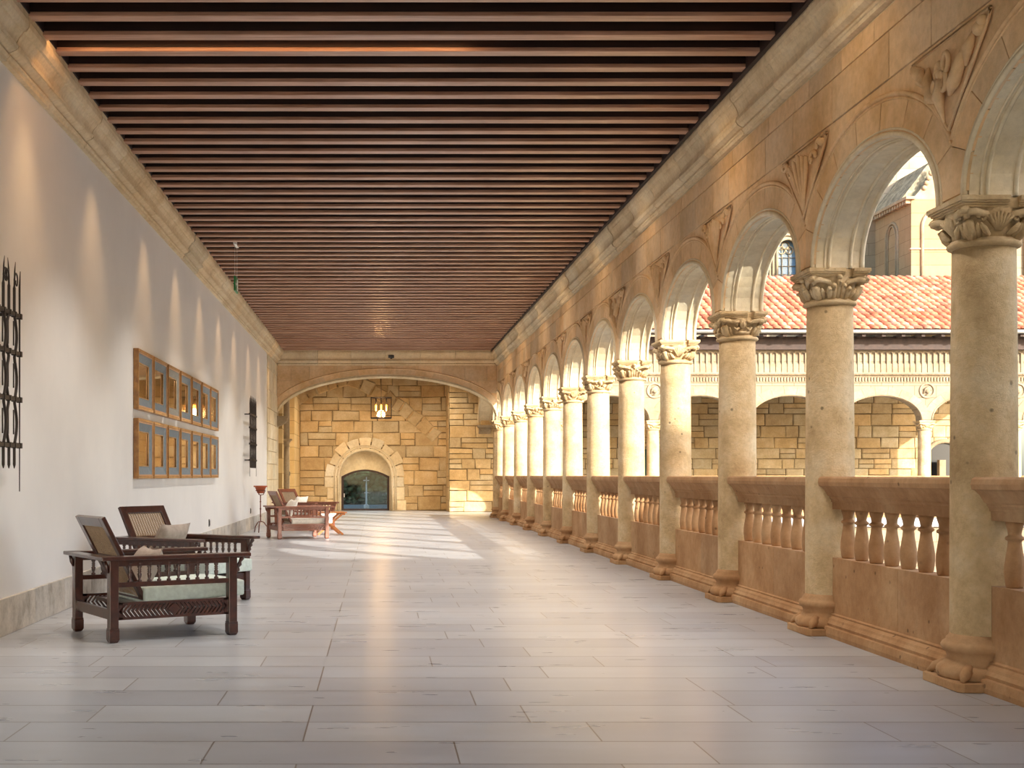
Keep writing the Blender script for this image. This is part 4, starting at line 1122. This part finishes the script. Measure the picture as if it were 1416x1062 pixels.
# ceiling, roof
m = MB(); m.box((XO, YO-.15, 4.7), (21, YB+.2, 4.9)); struct(m.build('ceiling_opposite', 'ceiling_board'))
rt = empty('tiled_roof', (12, 36.5, 5.2)); tag(rt, 'sunlit orange clay barrel tile roof of the opposite cloister wing', 'roof')
yE, zE, yR, zR = 36.15, 5.26, 41.9, 7.62
yR = 41.75; zR = 7.55
m = MB(); rr = random.Random(9)
x0r, x1r = 3.0, 21.0; nrow = 17; pitch = .245; sl = Vector((0, yR-yE, zR-zE)); Ls = sl.length; su = sl/Ls; nu_ = Vector((0, -su.z, su.y))
ncol = int((x1r-x0r)/pitch); cols = ['1.1 .95 .9', '1.15 1.0 .95', '1.0 .9 .85', '1.25 1.3 1.35', '.9 1.05 1.15', '1.2 1.15 1.1', '.8 .75 .72']
base_o = Vector((12, 36.5, 5.2))
for c_ in range(ncol):
    for r_ in range(nrow):
        t = [float(v) for v in rr.choice(cols).split()]; k_ = rr.uniform(.8, 1.1); tt = (t[0]*k_, t[1]*k_, t[2]*k_, 1)
        L0 = r_*Ls/nrow-.04; L1 = (r_+1)*Ls/nrow+.03
        vs = []
        jx = rr.uniform(-.012, .012); lift = rr.uniform(0, .012)
        for (s_, w, up) in ((L0, .095, .03+lift), (L1, .075, .0)):
            for i in range(6):
                a = pi*i/5
                vs.append(Vector((x0r+c_*pitch+jx+w*1.12*cos(a), yE, zE))+su*s_+nu_*(up+w*.85*sin(a))-base_o)
        fs = [(i, i+1, 7+i, 6+i) for i in range(5)]+[(0, 1, 2, 3, 4, 5)]
        m.add(vs, fs, True, tt)
        tt2 = tuple(v*.85 for v in tt[:3])+(1,)   # channel tile
        vs = [Vector((x0r+(c_+.5)*pitch+w*cos(pi+pi*i/3), yE, zE))+su*s_+nu_*(up+.05+.05*sin(pi+pi*i/3))-base_o for (s_, w, up) in ((L0, .08, .01), (L1, .075, -.01)) for i in range(4)]
        m.add(vs, [(i, i+1, 5+i, 4+i) for i in range(3)], True, tt2)
m.build('clay_tiles', 'roof_tile', rt)['kind'] = 'stuff'
m = MB(); m.prism([(yE+.05, zE-.03), (yR, zR-.03), (yR, zR-.15), (yE+.05, zE-.15)], lambda y, z: (x0r-12, y-36.5, z-5.2), lambda y, z: (x1r-12, y-36.5, z-5.2)); m.box((x0r-12, 36.62-36.5, -.46), (x1r-12, YO-.1-36.5, -.10)); m.build('roof_deck', 'eave_wood', rt)
m = MB(); 
for s_ in (0,): m.tube([(x0r-12, yE-.06-36.5, -.01), (x1r-12, yE-.06-36.5, -.01)], .055, 8)
m.build('gutter', 'zinc', rt)
m = MB(); x = x0r
while x < x1r: m.box((x-12, yE-36.5+.02, -.14), (x-12+.1, .3, -.06)); x += .55
m.build('rafter_tails', 'eave_wood', rt)
m = MB(); m.tube([(10.05+i*.0-12, yE-.05-36.5, -.05) for i in (0, 1)][:1]+[(10.05-12, .25, -.35), (10.05-12, .35, -.6)], .04, 8); m.build('downpipe', 'zinc', rt)
# window and shutter in the back wall of the opposite wing
e = empty('window_1', (18.5, YB-.06, 0)); tag(e, kind='structure')
m = MB(); m.prism([(-.55, 0)]+[(-.55*cos(pi*i/12), 1.75+.5*sin(pi*i/12)) for i in range(13)]+[(.55, 0)], lambda u, v: (u, 0, v), lambda u, v: (u, .02, v)); m.build('window_pane', 'black_plastic', e)
m = MB(); m.tube([(-.62, 0, 0)]+[(-.62*cos(pi*i/16), -.02, 1.75+.57*sin(pi*i/16)) for i in range(17)]+[(.62, 0, 0)], .08, 6); m.build('window_frame', 'pale_ashlar', e)
m = MB(); m.box((-.3, -.35, 0), (-.1, -.15, 1.7)); m.build('window_mullion', 'pale_ashlar', e)
e = empty('door_2', (8.95, YB-.05, 0)); tag(e, kind='structure')
m = MB(); m.box((-.45, -.03, 0), (.45, .02, 2.05)); m.build('door_leaf', 'shutter_green', e)
m = MB(); m.box((-.55, -.05, 0), (-.45, .02, 2.15)); m.box((.45, -.05, 0), (.55, .02, 2.15)); m.box((-.45, -.05, 2.05), (.45, .02, 2.15)); m.build('door_frame', 'pale_ashlar', e)
# lower storey, courtyard ground, near wing that shades the first bays
m = MB(); m.box((XL-.3, -6, -5), (XL, YF+.4, -.2)); m.box((XO-.25, -6, -5), (XO, YO, -.25)); m.box((XO-.25, YO-.2, -5), (24, YO+.1, -.25)); struct(m.build('wall_lower', 'facade_ashlar'))
m = MB(); m.box((-40, -60, -5.3), (80, 120, -5)); struct(m.build('floor_courtyard', 'ground_stone'))
yN = -1.0; zN = 1.72+.469*(15.04-yN)
m = MB(); m.box((XO+.2, -7, -5), (40, yN, zN)); struct(m.build('wall_near_wing', 'facade_ashlar'))

# ------------------------------------------------------------------ church behind the roof
def fx(px, Y): return (px-523)*Y/FPX
def fz(py, Y): return H+(657.3-py)*Y/FPX
ch = empty('church', (0, 0, 0)); tag(ch, 'pale sunlit stone church rising behind the tiled cloister roof', 'church')
YN = 46.5
m = MB(); X0, X1 = 6, fx(1186, YN)
wx0, wx1, wzt = fx(1074, YN), fx(1103, YN), fz(345, YN)
m.box((X0, YN, 5.2), (wx0, YN+.6, 15)); m.box((wx1, YN, 5.2), (X1, YN+.6, 15)); m.box((wx0, YN, 5.2), (wx1, YN+.6, fz(420, YN)))
wc = (wx0+wx1)/2; wr = (wx1-wx0)/2
for i in range(16):
    a0, a1 = pi*i/16, pi*(i+1)/16; p, q = (wc-wr*cos(a0), wzt+wr*sin(a0)), (wc-wr*cos(a1), wzt+wr*sin(a1))
    m.add([(p[0], YN, p[1]), (q[0], YN, q[1]), (q[0], YN, 15), (p[0], YN, 15)], [(0, 1, 2, 3)])
    m.add([(p[0], YN, p[1]), (q[0], YN, q[1]), (q[0], YN+.3, q[1]), (p[0], YN+.3, p[1])], [(0, 1, 2, 3)])
m.build('nave_wall', 'church_ashlar', ch)
m = MB(); m.box((wx0, YN+.25, fz(425, YN)), (wx1, YN+.3, wzt+wr)); wg = m.build('stained_glass', 'church_glass', ch)
m = MB(); zb = fz(425, YN)
for off, r in ((.0, .05), (.14, .04), (.26, .03)):
    m.tube([(wc-wr-off, YN-.03, zb)]+[(wc-(wr+off)*cos(pi*i/16), YN-.03, wzt+(wr+off)*sin(pi*i/16)) for i in range(17)]+[(wc+wr+off, YN-.03, zb)], r, 6)
for xx in (wc-wr*.33, wc+wr*.33): m.tube([(xx, YN+.2, zb), (xx, YN+.2, wzt+.1)], .02, 5)
for i in range(8): m.tube([(wx0, YN+.2, zb+.3*i), (wx1, YN+.2, zb+.3*i)], .014, 4)
for (dx, dz) in ((0, .15), (-.14, -.02), (.14, -.02)): m.tube([(wc+dx+.13*cos(j*pi/6), YN+.18, wzt+.02+dz+.13*sin(j*pi/6)) for j in range(12)], .025, 5, closed=True)
m.build('window_tracery', 'church_stone', ch)
# round apse between nave and side block
m = MB(); m.lathe([(2.6, 5.2), (2.6, fz(303, 44.5)), (2.7, fz(300, 44.5)), (2.6, fz(296, 44.5)), (2.6, 16)], 40, c=(fx(1230, 46.5), 47.4)); m.build('apse', 'church_ashlar', ch)
# side block: shaded flank, lit gable
Yb = 42.0; xb = fx(1260, Yb); zb_ = fz(275, Yb); Ybk = 45.2
m = MB(); m.box((xb, Yb, 5.2), (xb+3.2, Ybk, zb_)); sb = m.build('side_block', 'church_side', ch)
m = MB(); 
m.prism([(Yb+1.1, 7)]+[(Yb+1.55-.45*cos(pi*i/10), zb_-1.0+.45*sin(pi*i/10)) for i in range(11)]+[(Yb+2.0, 7)], lambda u, v: (xb-.005, u, v), lambda u, v: (xb-.03, u, v)) if False else None
pts = [(Yb+1.05, 7)]+[(Yb+1.55-.5*cos(pi*i/12), zb_-1.0+.5*sin(pi*i/12)) for i in range(13)]+[(Yb+2.05, 7)]
m.tube([(xb-.01, *p) for p in pts], .05, 6); m.tube([(xb-.02, (p[0]-Yb-1.55)*.7+Yb+1.55, p[1]-.1) for p in pts], .03, 6)
m.build('blind_arch_moulding', 'church_stone', ch)
m = MB()
pts = [(xb+.35, 7)]+[(xb+.9-.55*cos(pi*i/12), zb_-.9+.55*sin(pi*i/12)) for i in range(13)]+[(xb+1.45, 7)]
m.tube([(p[0], Yb-.01, p[1]) for p in pts], .06, 6); m.box((xb-.04, Yb-.04, fz(345, Yb)), (xb+3.2, Yb+.1, fz(343, Yb))); m.box((xb+1.62, Yb-.08, 6), (xb+1.7, Yb, zb_)); m.build('front_moulding', 'church_stone', ch)
m = MB()
for i in range(15): m.box((xb-.16, Yb+.02+i*.215, zb_-.14), (xb+.02, Yb+.13+i*.215, zb_-.02))
m.box((xb-.20, Yb-.1, zb_-.02), (xb+.1, Ybk, zb_+.07)); m.build('corbel_table', 'church_stone', ch)
m = MB(); xt, zt_ = fx(1283, Yb)+.15, fz(222, Yb)
m.prism([(xb-.2, zb_+.07), (xt, zt_), (xt+.5, zt_+.1), (xt+.5, zb_+.07)], lambda u, v: (u, Yb+.25, v), lambda u, v: (u, Ybk, v)); m.build('stone_roof', 'lichen_stone', ch)
m = MB(); m.prism([(xb+.05, zb_+.0), (xt+.1, zt_-.35), (xt+2.6, zt_-.35), (xt+2.6, zb_)], lambda u, v: (u, Yb, v), lambda u, v: (u, Yb+.25, v))
for k_ in range(5): m.blob((xb+.42+k_*.07, Yb-.02, zb_+.35+k_*.16), (.09, .06, .08))
m.build('gable', 'church_stone', ch)
m = MB(); m.box((fx(1231, 46), 46, 8), (30, 47, 18)); m.build('upper_wall', 'church_ashlar', ch)
m = MB(); m.box((xb+3.2, Yb+.6, 5.2), (26, Ybk, 12)); m.tube([(xb+3.5, Yb+.55, 6), (xb+3.5, Yb+.55, 12)], .1, 8); m.tube([(xb+4.0, Yb+.55, 6), (xb+4.0, Yb+.55, 12)], .1, 8); m.build('east_wall', 'church_ashlar', ch)
